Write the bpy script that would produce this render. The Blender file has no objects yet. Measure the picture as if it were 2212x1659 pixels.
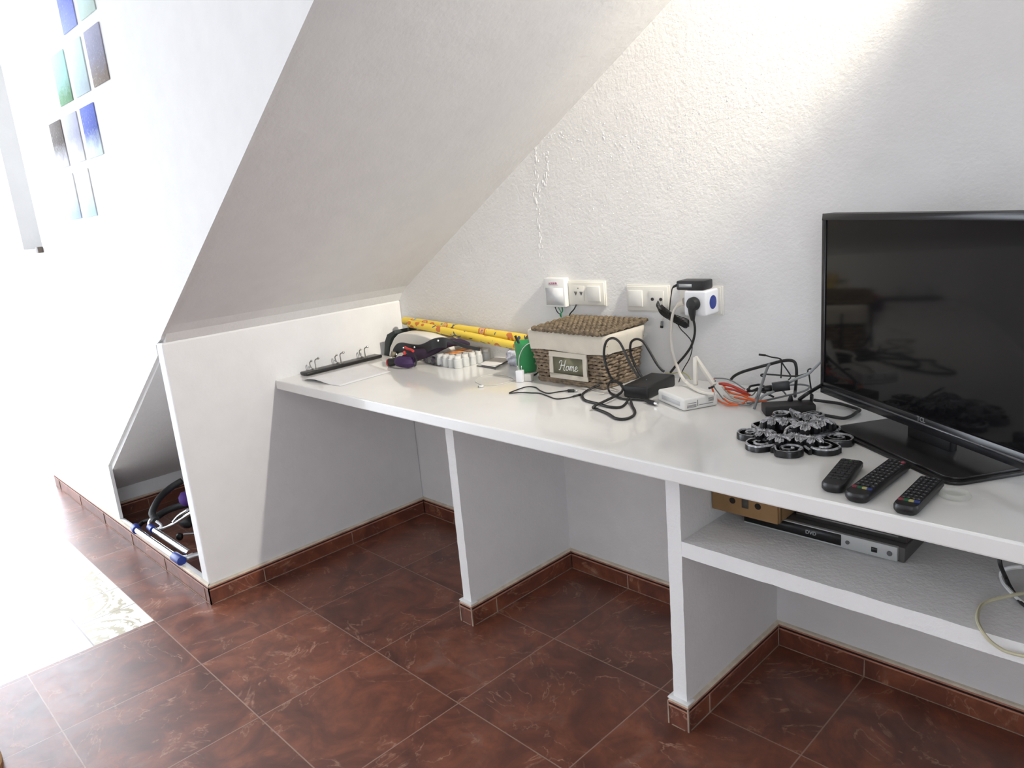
import bpy, bmesh, math, random
from mathutils import Vector, Matrix
random.seed(7)
PI = math.pi
SC = bpy.context.scene
COL = SC.collection
# ------------------------------------------------------------------ camera
F_PX, CAM = 1605.3, Vector((2.5724, -1.8319, 1.306))
YAW, PITCH, ROLL = 0.8119, -0.2345, -0.0875
cy_, sy_ = math.cos(YAW), math.sin(YAW)
FWD = Vector((-sy_ * math.cos(PITCH), cy_ * math.cos(PITCH), math.sin(PITCH)))
R0 = Vector((cy_, sy_, 0)); U0 = R0.cross(FWD)
RIGHT = math.cos(ROLL) * R0 + math.sin(ROLL) * U0
UP = -math.sin(ROLL) * R0 + math.cos(ROLL) * U0
cam = bpy.data.cameras.new('camera'); camo = bpy.data.objects.new('camera', cam); COL.objects.link(camo)
cam.sensor_width = 36; cam.lens = F_PX / 2212 * 36; cam.clip_start = 0.02; cam.clip_end = 60
M = Matrix((RIGHT, UP, -FWD)).transposed().to_4x4(); M.translation = CAM
camo.matrix_world = M; SC.camera = camo
# ------------------------------------------------------------------ world, light, exposure
w = bpy.data.worlds.new('daylight'); SC.world = w; w.use_nodes = True
bg = w.node_tree.nodes['Background']; bg.inputs[0].default_value = (0.84, 0.91, 1.0, 1); bg.inputs[1].default_value = 8.3
SC.view_settings.view_transform = 'Standard'; SC.view_settings.look = 'None'
SC.view_settings.exposure = 0.0; SC.view_settings.gamma = 1; SC.view_settings.use_curve_mapping = False

def area(name, loc, target, sx, sy, power, color, portal=False):
    l = bpy.data.lights.new(name, 'AREA'); l.shape = 'RECTANGLE'; l.size = sx; l.size_y = sy
    l.energy = power; l.color = color
    o = bpy.data.objects.new(name, l); COL.objects.link(o); o.location = loc
    o.rotation_euler = (Vector(target) - Vector(loc)).to_track_quat('-Z', 'Y').to_euler()
    if portal: l.cycles.is_portal = True
    return o
area('patio_portal', (-3.0, -2.35, 1.29), (0, -2.35, 1.29), 3.6, 2.56, 1, (1, 1, 1), True)
area('window_portal', (3.58, -3.1, 1.5), (0, -3.1, 1.5), 1.5, .8, 1, (1, 1, 1), True)

# ------------------------------------------------------------------ pixel -> point helpers (photo frame 2212x1659)
def ray(u, v): return RIGHT * ((u - 1106) / F_PX) - UP * ((v - 829.5) / F_PX) + FWD
def atz(u, v, z=0.75): d = ray(u, v); return CAM + d * ((z - CAM.z) / d.z)
def aty(u, v, y=0.0): d = ray(u, v); return CAM + d * ((y - CAM.y) / d.y)
WS = 0.043                                   # the upper wall runs a little out of square
def wy(x): return 0.01 + WS * x
def atw(u, v, off=0.0):                      # on the upper back wall, off metres in front of it
    d = ray(u, v); t = (0.01 - off - CAM.y + WS * CAM.x) / (d.y - WS * d.x); return CAM + d * t

# ------------------------------------------------------------------ materials
def new_mat(name):
    m = bpy.data.materials.new(name); m.use_nodes = True
    return m, m.node_tree, m.node_tree.nodes['Principled BSDF']
def mat(name, col, rough=0.5, metal=0.0, coat=0.0, var=0.0, vscale=20, bump=0.0, bscale=60, trans=0.0, alpha=1.0, sheen=0.0, spec=0.5):
    m, nt, b = new_mat(name)
    b.inputs['Base Color'].default_value = (*col, 1); b.inputs['Roughness'].default_value = rough
    b.inputs['Metallic'].default_value = metal; b.inputs['Coat Weight'].default_value = coat
    b.inputs['Transmission Weight'].default_value = trans; b.inputs['Alpha'].default_value = alpha
    b.inputs['Sheen Weight'].default_value = sheen; b.inputs['Specular IOR Level'].default_value = spec
    tc = nt.nodes.new('ShaderNodeTexCoord')
    if var > 0:
        n = nt.nodes.new('ShaderNodeTexNoise'); n.inputs['Scale'].default_value = vscale; n.inputs['Detail'].default_value = 4
        r = nt.nodes.new('ShaderNodeValToRGB')
        r.color_ramp.elements[0].position = .3; r.color_ramp.elements[1].position = .7
        r.color_ramp.elements[0].color = (*[max(0, c * (1 - var)) for c in col], 1)
        r.color_ramp.elements[1].color = (*[min(1, c * (1 + var)) for c in col], 1)
        nt.links.new(tc.outputs['Object'], n.inputs['Vector']); nt.links.new(n.outputs['Fac'], r.inputs['Fac'])
        nt.links.new(r.outputs['Color'], b.inputs['Base Color'])
    if bump > 0:
        n = nt.nodes.new('ShaderNodeTexNoise'); n.inputs['Scale'].default_value = bscale; n.inputs['Detail'].default_value = 5
        bp = nt.nodes.new('ShaderNodeBump'); bp.inputs['Strength'].default_value = bump; bp.inputs['Distance'].default_value = 0.004
        nt.links.new(tc.outputs['Object'], n.inputs['Vector']); nt.links.new(n.outputs['Fac'], bp.inputs['Height'])
        nt.links.new(bp.outputs['Normal'], b.inputs['Normal'])
    return m
class NB:                                    # tiny node-expression builder
    def __init__(s, nt): s.nt = nt
    def m(s, op, a, b=None, c=None):
        n = s.nt.nodes.new('ShaderNodeMath'); n.operation = op
        for i, x in enumerate((a, b, c)):
            if x is None: continue
            if isinstance(x, (int, float)): n.inputs[i].default_value = x
            else: s.nt.links.new(x, n.inputs[i])
        return n.outputs[0]
    def noise(s, vec, scale, detail=6, rough=.6, dist=0.0):
        n = s.nt.nodes.new('ShaderNodeTexNoise'); n.inputs['Scale'].default_value = scale; n.inputs['Detail'].default_value = detail
        n.inputs['Roughness'].default_value = rough; n.inputs['Distortion'].default_value = dist
        s.nt.links.new(vec, n.inputs['Vector']); return n
    def ramp(s, fac, stops):
        n = s.nt.nodes.new('ShaderNodeValToRGB'); cr = n.color_ramp
        while len(cr.elements) < len(stops): cr.elements.new(.5)
        for e, (p, c) in zip(cr.elements, stops): e.position = p; e.color = (*c, 1)
        s.nt.links.new(fac, n.inputs['Fac']); return n.outputs['Color']
    def mix(s, fac, a, b):
        n = s.nt.nodes.new('ShaderNodeMix'); n.data_type = 'RGBA'
        for k, x in ((0, fac), (6, a), (7, b)):
            if isinstance(x, (int, float)): n.inputs[k].default_value = x
            elif isinstance(x, tuple): n.inputs[k].default_value = (*x, 1)
            else: s.nt.links.new(x, n.inputs[k])
        return n.outputs[2]
TS, TX0, TY0 = 0.3906, 1.1293, 0.0116        # tile size and grid origin
def marble(name, grout, tint=1.0):
    m, nt, b = new_mat(name); N = NB(nt)
    tc = nt.nodes.new('ShaderNodeTexCoord'); P = tc.outputs['Object']
    sep = nt.nodes.new('ShaderNodeSeparateXYZ'); nt.links.new(P, sep.inputs[0]); X, Y = sep.outputs[0], sep.outputs[1]
    tx = N.m('DIVIDE', N.m('SUBTRACT', X, TX0), TS); ty = N.m('DIVIDE', N.m('SUBTRACT', Y, TY0), TS)
    cv = nt.nodes.new('ShaderNodeCombineXYZ')
    nt.links.new(N.m('FLOOR', tx), cv.inputs[0]); nt.links.new(N.m('FLOOR', ty), cv.inputs[1])
    wn = nt.nodes.new('ShaderNodeTexWhiteNoise'); nt.links.new(cv.outputs[0], wn.inputs['Vector'])
    sc = nt.nodes.new('ShaderNodeVectorMath'); sc.operation = 'SCALE'; sc.inputs['Scale'].default_value = 5 if grout else 0
    nt.links.new(wn.outputs['Color'], sc.inputs[0])
    ad = nt.nodes.new('ShaderNodeVectorMath'); nt.links.new(P, ad.inputs[0]); nt.links.new(sc.outputs[0], ad.inputs[1]); V = ad.outputs[0]
    n1 = N.noise(V, 5.5, 8, .62, 1.1); n2 = N.noise(V, 16, 6, .7, .6)
    t = tint
    base = N.ramp(n1.outputs['Fac'], [(.28, (.085 * t, .030 * t, .020 * t)), (.45, (.165 * t, .055 * t, .034 * t)), (.60, (.27 * t, .088 * t, .046 * t)), (.74, (.27 * t, .145 * t, .11 * t))])
    base = N.mix(N.ramp(n2.outputs['Fac'], [(.35, (.55, .55, .55)), (.62, (0, 0, 0))]), base, (.10 * t, .040 * t, .030 * t))
    n3 = N.noise(V, 3.4, 5, .55, 1.8)
    vein = N.m('SUBTRACT', 1.0, N.m('MINIMUM', 1.0, N.m('MULTIPLY', N.m('ABSOLUTE', N.m('SUBTRACT', n3.outputs['Fac'], .5)), 75)))
    vein = N.m('MULTIPLY', vein, N.m('MULTIPLY', N.m('MAXIMUM', 0, N.m('SUBTRACT', n2.outputs['Fac'], .44)), 4.0))
    col = N.mix(N.m('MINIMUM', vein, .8), base, (.48 * t, .28 * t, .19 * t))
    if grout:
        dx = N.m('MULTIPLY', N.m('PINGPONG', tx, .5), TS); dy = N.m('MULTIPLY', N.m('PINGPONG', ty, .5), TS)
        # pingpong(.,.5) is the distance to the nearest whole number
        g = N.m('LESS_THAN', N.m('MINIMUM', dx, dy), .0017)
        # pale patterned inset by the entrance
        inx = N.m('LESS_THAN', X, -.062); iny = N.m('LESS_THAN', Y, -1.1605); inset = N.m('MULTIPLY', inx, iny)
        band = N.m('GREATER_THAN', Y, -1.355)
        h = TS / 2
        ux = N.m('PINGPONG', N.m('DIVIDE', N.m('ADD', X, .062), h), 1); uy = N.m('DIVIDE', N.m('ADD', Y, 1.355), h)
        rr = N.m('SQRT', N.m('ADD', N.m('POWER', N.m('SUBTRACT', ux, .15), 2), N.m('POWER', N.m('SUBTRACT', uy, 0), 2)))
        n5 = N.noise(P, 26, 3, .5, 1.5)
        arc = N.m('LESS_THAN', N.m('ABSOLUTE', N.m('SUBTRACT', rr, .78)), .03)
        sw = N.m('GREATER_THAN', N.m('SINE', N.m('ADD', N.m('MULTIPLY', rr, 21), N.m('MULTIPLY', n5.outputs['Fac'], 9))), .35)
        pat = N.mix(sw, (.78, .76, .68), (.42, .37, .24)); pat = N.mix(arc, pat, (.85, .84, .78))
        lim = N.m('LESS_THAN', uy, .88); pat = N.mix(lim, (.80, .78, .70), pat)
        pale = N.mix(band, (.80, .80, .78), pat)
        edge = N.m('LESS_THAN', N.m('ABSOLUTE', N.m('ADD', Y, 1.355)), .0025)
        ex = N.m('LESS_THAN', N.m('MULTIPLY', N.m('PINGPONG', N.m('DIVIDE', N.m('ADD', X, .062), h), .5), h), .002)
        pale = N.mix(N.m('MAXIMUM', edge, N.m('MULTIPLY', ex, band)), pale, (.25, .2, .18))
        col = N.mix(inset, col, pale)
        g = N.m('MULTIPLY', g, N.m('SUBTRACT', 1.0, inset))
        col = N.mix(g, col, (.30, .19, .145)); b.inputs['Specular IOR Level'].default_value = .65
        bp = nt.nodes.new('ShaderNodeBump'); bp.inputs['Strength'].default_value = .35; bp.inputs['Distance'].default_value = .003
        nt.links.new(N.m('SUBTRACT', N.m('MULTIPLY', n2.outputs['Fac'], .35), g), bp.inputs['Height']); nt.links.new(bp.outputs['Normal'], b.inputs['Normal'])
        nt.links.new(N.m('ADD', .22, N.m('MULTIPLY', n2.outputs['Fac'], .25)), b.inputs['Roughness'])
    else: b.inputs['Roughness'].default_value = .3
    nt.links.new(col, b.inputs['Base Color'])
    return m
def plaster(name, col, strength=.5, scale=95):
    m, nt, b = new_mat(name); N = NB(nt); tc = nt.nodes.new('ShaderNodeTexCoord')
    a = N.noise(tc.outputs['Object'], scale, 4, .6); c = N.noise(tc.outputs['Object'], 14, 3, .5)
    col2 = N.ramp(c.outputs['Fac'], [(.3, tuple(x * .965 for x in col)), (.7, col)])
    nt.links.new(col2, b.inputs['Base Color']); b.inputs['Roughness'].default_value = .85; b.inputs['Specular IOR Level'].default_value = .25
    bp = nt.nodes.new('ShaderNodeBump'); bp.inputs['Strength'].default_value = strength; bp.inputs['Distance'].default_value = .003
    nt.links.new(N.m('ADD', a.outputs['Fac'], N.m('MULTIPLY', c.outputs['Fac'], .8)), bp.inputs['Height']); nt.links.new(bp.outputs['Normal'], b.inputs['Normal'])
    return m
MW = plaster('white_plaster', (.82, .81, .80)); MWS = plaster('white_plaster_smooth', (.82, .81, .80), .3, 60)
MFLOOR = marble('red_marble_floor', True, .9); MSK = marble('red_marble_skirting', False, 1.0)
MLIP = mat('skirting_lip', (.46, .22, .15), .35, var=.25, vscale=30); MGROOVE = mat('skirting_groove', (.05, .02, .015), .6)
MJOINT = mat('tile_joint', (.34, .25, .19), .8, var=.3)
MGROUT = mat('pale_grout', (.62, .55, .44), .8, var=.2)
MTOP = mat('worktop_gloss_white', (.80, .79, .765), .16, coat=.5, var=.03, vscale=6, bump=.04, bscale=9)
MBLK = mat('black_plastic', (.010, .010, .011), .38); MBLKM = mat('black_matte', (.014, .014, .015), .6)
MRUB = mat('black_rubber', (.012, .012, .012), .5); MWP = mat('white_plastic', (.80, .80, .78), .35); MIV = mat('ivory_plastic', (.76, .74, .68), .4)
MSIL = mat('brushed_silver', (.52, .52, .53), .35, metal=.9); MCHR = mat('chrome', (.80, .81, .82), .16, metal=1)
MGREY = mat('grey_cable', (.20, .205, .21), .5); MBLUE = mat('deep_blue_plastic', (.012, .035, .24), .4)
MGLOSS = mat('screen_glass', (.006, .006, .0065), .07, spec=.26)

# ------------------------------------------------------------------ mesh builder
def sm(pts, n=6):                            # Catmull-Rom smoothing
    P = [Vector(p) for p in pts]
    if len(P) < 3: return P
    out = []
    for i in range(len(P) - 1):
        a, b, c, d = P[max(0, i - 1)], P[i], P[i + 1], P[min(len(P) - 1, i + 2)]
        for k in range(n):
            t = k / n
            out.append(.5 * ((2 * b) + (c - a) * t + (2 * a - 5 * b + 4 * c - d) * t * t + (3 * b - a - 3 * c + d) * t ** 3))
    out.append(P[-1]); return out
class MB:
    def __init__(s): s.v = []; s.f = []; s.m = []; s.M = None; s.k = 0
    def add(s, vs, fs, k=None):
        o = len(s.v)
        s.v += [(s.M @ Vector(p)) if s.M else Vector(p) for p in vs]
        s.f += [tuple(i + o for i in f) for f in fs]; s.m += [s.k if k is None else k] * len(fs); return s
    def box(s, x0, y0, z0, x1, y1, z1, k=None):
        v = [(x0, y0, z0), (x1, y0, z0), (x1, y1, z0), (x0, y1, z0), (x0, y0, z1), (x1, y0, z1), (x1, y1, z1), (x0, y1, z1)]
        return s.add(v, [(0, 3, 2, 1), (4, 5, 6, 7), (0, 1, 5, 4), (1, 2, 6, 5), (2, 3, 7, 6), (3, 0, 4, 7)], k)
    def prism(s, poly, z0, z1, k=None, axis='z', ktop=None):
        n = len(poly)
        def q(p, z): return (p[0], p[1], z) if axis == 'z' else (p[0], z, p[1]) if axis == 'y' else (z, p[0], p[1])
        v = [q(p, z0) for p in poly] + [q(p, z1) for p in poly]
        f = [tuple(range(n))[::-1]] + [(i, (i + 1) % n, n + (i + 1) % n, n + i) for i in range(n)]
        s.add(v, f, k); return s.add([q(p, z1) for p in poly], [tuple(range(n))], ktop if ktop is not None else k)
    def tube(s, pts, r, n=8, k=None, closed=False, cap=True):
        P = [Vector(p) for p in pts]; R = r if isinstance(r, (list, tuple)) else [r] * len(P)
        vs = []; prev = None
        for i, p in enumerate(P):
            a = P[(i - 1) % len(P)] if (i or closed) else P[0]; b = P[(i + 1) % len(P)] if (i < len(P) - 1 or closed) else P[-1]
            t = (b - a); t = t.normalized() if t.length > 1e-9 else Vector((0, 0, 1))
            if prev is None: prev = t.orthogonal().normalized()
            x = (prev - t * prev.dot(t)); x = x.normalized() if x.length > 1e-6 else t.orthogonal().normalized(); prev = x; y = t.cross(x)
            for j in range(n):
                a_ = 2 * PI * j / n; vs.append(p + (x * math.cos(a_) + y * math.sin(a_)) * R[i])
        fs = []; L = len(P)
        for i in range(L if closed else L - 1):
            i2 = (i + 1) % L
            for j in range(n): fs.append((i * n + j, i * n + (j + 1) % n, i2 * n + (j + 1) % n, i2 * n + j))
        if cap and not closed: fs.append(tuple(range(n))[::-1]); fs.append(tuple((L - 1) * n + j for j in range(n)))
        return s.add(vs, fs, k)
    def lathe(s, prof, c=(0, 0, 0), n=24, k=None, axis=None):
        c = Vector(c); ax = (Vector(axis).normalized() if axis else Vector((0, 0, 1))); x = ax.orthogonal().normalized(); y = ax.cross(x)
        vs = [c + ax * z + (x * math.cos(2 * PI * j / n) + y * math.sin(2 * PI * j / n)) * r for r, z in prof for j in range(n)]
        fs = [(i * n + j, i * n + (j + 1) % n, (i + 1) * n + (j + 1) % n, (i + 1) * n + j) for i in range(len(prof) - 1) for j in range(n)]
        fs.append(tuple(range(n))[::-1]); fs.append(tuple((len(prof) - 1) * n + j for j in range(n)))
        return s.add(vs, fs, k)
    def blob(s, c, rx, ry, rz, n=8, k=None):
        vs = []; fs = []
        for i in range(n // 2 + 1):
            a = PI * i / (n // 2)
            for j in range(n): b = 2 * PI * j / n; vs.append((c[0] + rx * math.sin(a) * math.cos(b), c[1] + ry * math.sin(a) * math.sin(b), c[2] + rz * math.cos(a)))
        for i in range(n // 2):
            for j in range(n): fs.append((i * n + j, i * n + (j + 1) % n, (i + 1) * n + (j + 1) % n, (i + 1) * n + j))
        return s.add(vs, fs, k)
    def build(s, name, mats, parent=None, bevel=0, smooth=True, seg=2, subsurf=0, auto=40):
        me = bpy.data.meshes.new(name)
        off = Vector(parent.location) if parent is not None and parent.type == 'EMPTY' else (Vector(parent['org']) if parent is not None else Vector((0, 0, 0)))
        org = off
        me.from_pydata([tuple(p - off) for p in s.v], [], s.f)
        mats = mats if isinstance(mats, (list, tuple)) else [mats]
        for m in mats: me.materials.append(m)
        for p, k in zip(me.polygons, s.m): p.material_index = min(k, len(mats) - 1)
        bm = bmesh.new(); bm.from_mesh(me); bmesh.ops.remove_doubles(bm, verts=bm.verts, dist=1e-6)
        bmesh.ops.recalc_face_normals(bm, faces=bm.faces)
        if bevel:
            ed = [e for e in bm.edges if len(e.link_faces) == 2 and e.calc_face_angle(0) > math.radians(35)]
            bmesh.ops.bevel(bm, geom=ed, offset=bevel, segments=seg, affect='EDGES', profile=.5)
        for e in bm.edges:
            if len(e.link_faces) == 2 and e.calc_face_angle(0) > math.radians(auto): e.smooth = False
        bm.to_mesh(me); bm.free()
        if smooth:
            for p in me.polygons: p.use_smooth = True
        o = bpy.data.objects.new(name, me); COL.objects.link(o)
        if parent is not None:
            o.parent = parent
            if parent.type != 'EMPTY': pass
        o['org'] = tuple(org)
        if subsurf:
            md = o.modifiers.new('s', 'SUBSURF'); md.levels = subsurf; md.render_levels = subsurf
        return o
def thing(name, label, cat, loc=(0, 0, 0), group=None):
    o = bpy.data.objects.new(name, None); COL.objects.link(o); o.location = loc; o.empty_display_size = .05
    o['label'] = label; o['category'] = cat
    if group: o['group'] = group
    return o
def tag(o, label, cat, group=None):
    o['label'] = label; o['category'] = cat
    if group: o['group'] = group
    return o
def struct(o): o['kind'] = 'structure'; return o
def text(body, name, m, size, M4, parent, shear=0.0, ext=.0004, align='CENTER', bold=0.0):
    c = bpy.data.curves.new(name, 'FONT'); c.body = body; c.size = size; c.extrude = ext; c.shear = shear; c.align_x = align; c.align_y = 'CENTER'; c.offset = bold
    o = bpy.data.objects.new(name, c); COL.objects.link(o)
    dg = bpy.context.evaluated_depsgraph_get(); me = bpy.data.meshes.new_from_object(o.evaluated_get(dg))
    bpy.data.objects.remove(o); off = Vector(parent.location) if parent.type == 'EMPTY' else Vector(parent['org'])
    me.transform(M4); me.transform(Matrix.Translation(-off)); me.materials.clear(); me.materials.append(m)
    o = bpy.data.objects.new(name, me); COL.objects.link(o); o.parent = parent; o['org'] = tuple(off); return o
def frame(o, x, y):                          # matrix from origin, x axis, y axis
    x = Vector(x).normalized(); y = Vector(y); z = x.cross(y).normalized(); y = z.cross(x)
    m = Matrix((x, y, z)).transposed().to_4x4(); m.translation = Vector(o); return m
def rotz(c, a): return Matrix.Translation(Vector(c)) @ Matrix.Rotation(a, 4, 'Z')
def rrect(x0, y0, x1, y1, r, n=4):
    out = []
    for cx, cy, a0 in ((x1 - r, y1 - r, 0), (x0 + r, y1 - r, 90), (x0 + r, y0 + r, 180), (x1 - r, y0 + r, 270)):
        for i in range(n + 1): a = math.radians(a0 + 90 * i / n); out.append((cx + r * math.cos(a), cy + r * math.sin(a)))
    return out

# ================================================================== ROOM
D = .981; H = .75; HB = .072
X1, X2 = .8737, 1.6701; D1, D2 = .4873, .4768
def soff(x): return .985 + .617 * x          # underside of the stairs
b = MB(); b.box(-6, -6, -.1, 3.75, .4, 0); struct(b.build('floor', MFLOOR, smooth=False))
b = MB(); b.box(-3.2, -4.7, 2.6, 3.75, .4, 2.7); struct(b.build('ceiling', MWS, smooth=False))
# back wall: lower part square, upper part slightly skewed, plus plaster ridges
b = MB(); b.box(-3.2, .01, 0, 3.75, .35, .712)
v = []
for x in (-3.2, 3.75):
    for z in (.712, 2.6): v += [(x, wy(x) if x > 0 else .01 + 0 * x, z), (x, .38, z)]
v = [(-3.2, .01, .712), (0, .01, .712), (3.75, wy(3.75), .712), (3.75, .38, .712), (-3.2, .38, .712)]
b.add(v + [(p[0], p[1], 2.6) for p in v], [(4, 3, 2, 1, 0), (5, 6, 7, 8, 9), (0, 1, 6, 5), (1, 2, 7, 6), (2, 3, 8, 7), (3, 4, 9, 8), (4, 0, 5, 9)])
def ridge(pts, n, w_, h_):
    for i in range(n):
        t = random.random() * (len(pts) - 1); a = int(t); f = t - a
        u = pts[a][0] * (1 - f) + pts[a + 1][0] * f + random.gauss(0, w_); vv = pts[a][1] * (1 - f) + pts[a + 1][1] * f + random.gauss(0, w_)
        p = atw(u, vv); r = random.uniform(.001, .0032)
        b.blob((p.x, p.y, p.z), r * h_[0] * random.uniform(.6, 1.4), random.uniform(.0006, .0016), r * h_[1] * random.uniform(.6, 1.5), 8)
ridge([(1157, 310), (1160, 400), (1165, 500), (1172, 560)], 60, 3, (.6, 2.6))
ridge([(1180, 330), (1182, 380), (1176, 400)], 30, 3, (.7, 2.0))
ridge([(1160, 292), (1230, 296), (1320, 300), (1400, 312)], 40, 6, (1.2, .8))
ridge([(1230, 320), (1340, 340), (1500, 260), (1640, 200)], 70, 28, (.8, .8))
ridge([(1170, 450), (1310, 460), (1420, 380)], 30, 30, (.7, .7))
struct(b.build('wall_back', MW, smooth=False))
b = MB(); b.box(3.6, -4.7, 0, 3.75, -3.85, 2.6); b.box(3.6, -2.35, 0, 3.75, .01, 2.6); b.box(3.6, -3.85, 0, 3.75, -2.35, 1.1); b.box(3.6, -3.85, 1.9, 3.75, -2.35, 2.6); struct(b.build('wall_right', MWS, smooth=False))
b = MB(); b.box(-3.2, -4.7, 0, 3.6, -4.55, 2.6)
struct(b.build('wall_rear', MWS, smooth=False))
b = MB(); b.box(-3.2, -4.55, 0, -3.05, -4.15, 2.6); b.box(-3.2, -4.15, 2.57, -3.05, -.55, 2.6); b.box(-3.2, -.55, 0, -3.05, .01, 2.6)
struct(b.build('wall_left', MWS, smooth=False))
# stair flank wall with the low opening and the small recess
XL, XR = -2.1, -.07
def face(pts, mb, y0, y1): mb.prism(pts, y0, y1, axis='y')
b = MB()
yf, yb = -D + .01, -D + .024
N0 = -.99                                    # left jamb of the opening
nzl = .335; nzr = .914
rx0, rx1, rz0, rz1 = -1.61, -1.255, 1.30, 2.30
b.box(XL, yf, 0, N0, yb, nzl)                # below the slope, left of the opening
face([(XL, nzl), (N0, nzl), (XR, nzr), (XR, 1.30), (XL, 1.30)], b, yf, yb)
face([(rx1, 1.30), (XR, 1.30), (XR, 2.6), (rx1, 2.6)], b, yf, yb)
b.box(XL, yf, 1.30, rx0, yb, 2.6); b.box(rx0, yf, rz1, rx1, yb, 2.6)
b.box(rx0, -D + .16, 1.29, rx1, -D + .18, rz1 + .01); b.box(rx0 - .01, yb, 1.29, rx0, -D + .18, rz1 + .01); b.box(rx1, yb, 1.29, rx1 + .01, -D + .18, rz1 + .01)
b.box(rx0, yb, 1.29, rx1, -D + .16, 1.30); b.box(rx0, yb, rz1, rx1, -D + .16, rz1 + .01)
face([(XR, .95), (-.01, .975), (.0, .985), (2.617, 2.6), (XR, 2.6)], b, yf, yb)
struct(b.build('wall_stair', MWS, smooth=False))
# partition beside the desk
b = MB(); b.box(XR, yf, 0, -.01, .01, .96)
struct(b.build('wall_partition', MWS, smooth=False, bevel=.006))
# soffit slab under the stairs (rounded meeting with the partition)
b = MB()
prof = [(-1.55, soff(-1.55) - .03), (-1.02, .335), (XR, nzr), (-.05, .945), (-.01, .972), (.02, 1.005), (.06, 1.035), (2.617, 2.6), (2.617, 2.68), (2.3, 2.68), (-1.55, .45)]
prof = [(-1.27, .129), (XR, nzr - .0075), (-.05, .935), (-.012, .962), (.012, .992), (.05, 1.022), (2.60, 2.595), (2.45, 2.598), (-1.27, .30)]
b.prism(prof, yb - .001, .13, axis='y'); struct(b.build('trim_1', MWS, smooth=False))['label'] = 'sloping underside of the stairs'
b = MB(); b.box(-1.30, yb, 0, -1.25, .01, .14); struct(b.build('wall_cupboard', MWS, smooth=False))
b = MB(); b.box(XL, yb, 0, XL + .1, .01, 2.6); struct(b.build('wall_stair_end', MWS, smooth=False))
# skirting tiles
def skirt(name, segs, parent=None, phase=0.0, h=HB):
    b = MB(); sc = h / HB
    prof = [(0, 0, 0), (.010, 0, 0), (.010, .051, 0), (.0115, .053, 1), (.0115, .0575, 1), (.0075, .0585, 2), (.0075, .0622, 2), (.011, .0632, 1), (.0105, .068, 1), (.007, .072, 3), (0, .0735, 3)]
    for p0, p1, nx, ny, m0, m1 in segs:       # m0, m1: mitre at the ends (+1 grows outward, -1 inward)
        d = Vector((p1[0] - p0[0], p1[1] - p0[1], 0)); L = d.length; d.normalize(); nn = Vector((nx, ny, 0))
        for i in range(len(prof) - 1):
            (o0, z0, _), (o1, z1, k) = prof[i], prof[i + 1]
            q = []
            for (o, z) in ((o0, z0 * sc), (o1, z1 * sc)):
                q.append((Vector((*p0, z)) + nn * o - d * o * m0, Vector((*p1, z)) + nn * o + d * o * m1))
            b.add([q[0][0], q[0][1], q[1][1], q[1][0]], [(0, 1, 2, 3)], k if i else 0)
        # vertical joints on the tile grid
        ax = 0 if abs(d.x) > .5 else 1; org = TX0 if ax == 0 else TY0; lo, hi = sorted((p0[ax], p1[ax]))
        t = math.ceil((lo - org) / TS) * TS + org
        while t < hi:
            if t - lo > .02 and hi - t > .02:
                c = Vector((p0[0], p0[1], 0)); c[ax] = t
                a = c + nn * .0004 - Vector((.0012 if ax == 0 else 0, .0012 if ax else 0, 0)); e = c + nn * .0122 + Vector((.0012 if ax == 0 else 0, .0012 if ax else 0, 0))
                b.box(min(a.x, e.x), min(a.y, e.y), 0.0005, max(a.x, e.x), max(a.y, e.y), .056 * sc, 4)
            t += TS
        for (pp, mm, sg) in ((p0, m0, -1), (p1, m1, 1)):
            c = Vector((*pp, 0)) + (nn * .0098 + d * .0098 * sg if mm > 0 else nn * .0105 - d * .0105 * sg if mm < 0 else nn * .005)
            if mm: b.box(c.x - .002, c.y - .002, 0, c.x + .002, c.y + .002, .066 * sc, 4)
        # floor joint
        a = Vector((*p0, 0)) + nn * .009; e = Vector((*p1, 0)) + nn * .0125
        b.box(min(a.x, e.x), min(a.y, e.y), .0004, max(a.x, e.x), max(a.y, e.y), .0016, 4)
    o = b.build(name, [MSK, MLIP, MGROOVE, MGROUT, MJOINT], parent, smooth=False); return o
f_ = -D1 + .01; g_ = -D2 + .01
struct(skirt('baseboard_back', [((-.01, .01), (X1 - .047, .01), 0, -1, -1, -1), ((X1 - .01, .01), (X2 - .048, .01), 0, -1, -1, -1), ((X2 - .01, .01), (3.6, .01), 0, -1, -1, -1), ((-1.25, .01), (XR, .01), 0, -1, -1, -1)]))
struct(skirt('baseboard_partition', [((-.01, yf), (-.01, .01), 1, 0, 1, -1), ((XR, .01), (XR, yb), -1, 0, -1, 0)]))
struct(skirt('baseboard_stair', [((XL, yf), (-.01, yf), 0, -1, 0, 1)], h=.076))
b = MB(); b.box(N0 - .0, yf, 0, XR, yf + .018, .077); struct(b.build('trim_2', MWS))['label'] = 'white kerb across the cupboard opening'
struct(skirt('baseboard_cupboard', [((-1.25, yb), (-1.25, .01), 1, 0, 0, -1)]))
# patio frame and rear window frame (outside the picture)
MFR = mat('white_frame', (.8, .8, .8), .4)
b = MB()
for y0, y1 in ((-4.15, -4.10), (-.60, -.55)): b.box(-3.17, y0, 0, -3.11, y1, 2.57)
b.box(-3.17, -4.10, 2.53, -3.11, -.60, 2.57); struct(b.build('door_1', MFR))
b = MB()
for x0, x1 in ((-3.85, -3.82), (-2.38, -2.35)): b.box(3.66, x0, 1.1, 3.71, x1, 1.9)
b.box(3.66, -3.82, 1.1, 3.71, -2.38, 1.13); b.box(3.66, -3.82, 1.87, 3.71, -2.38, 1.9); struct(b.build('window_1', MFR))

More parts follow.
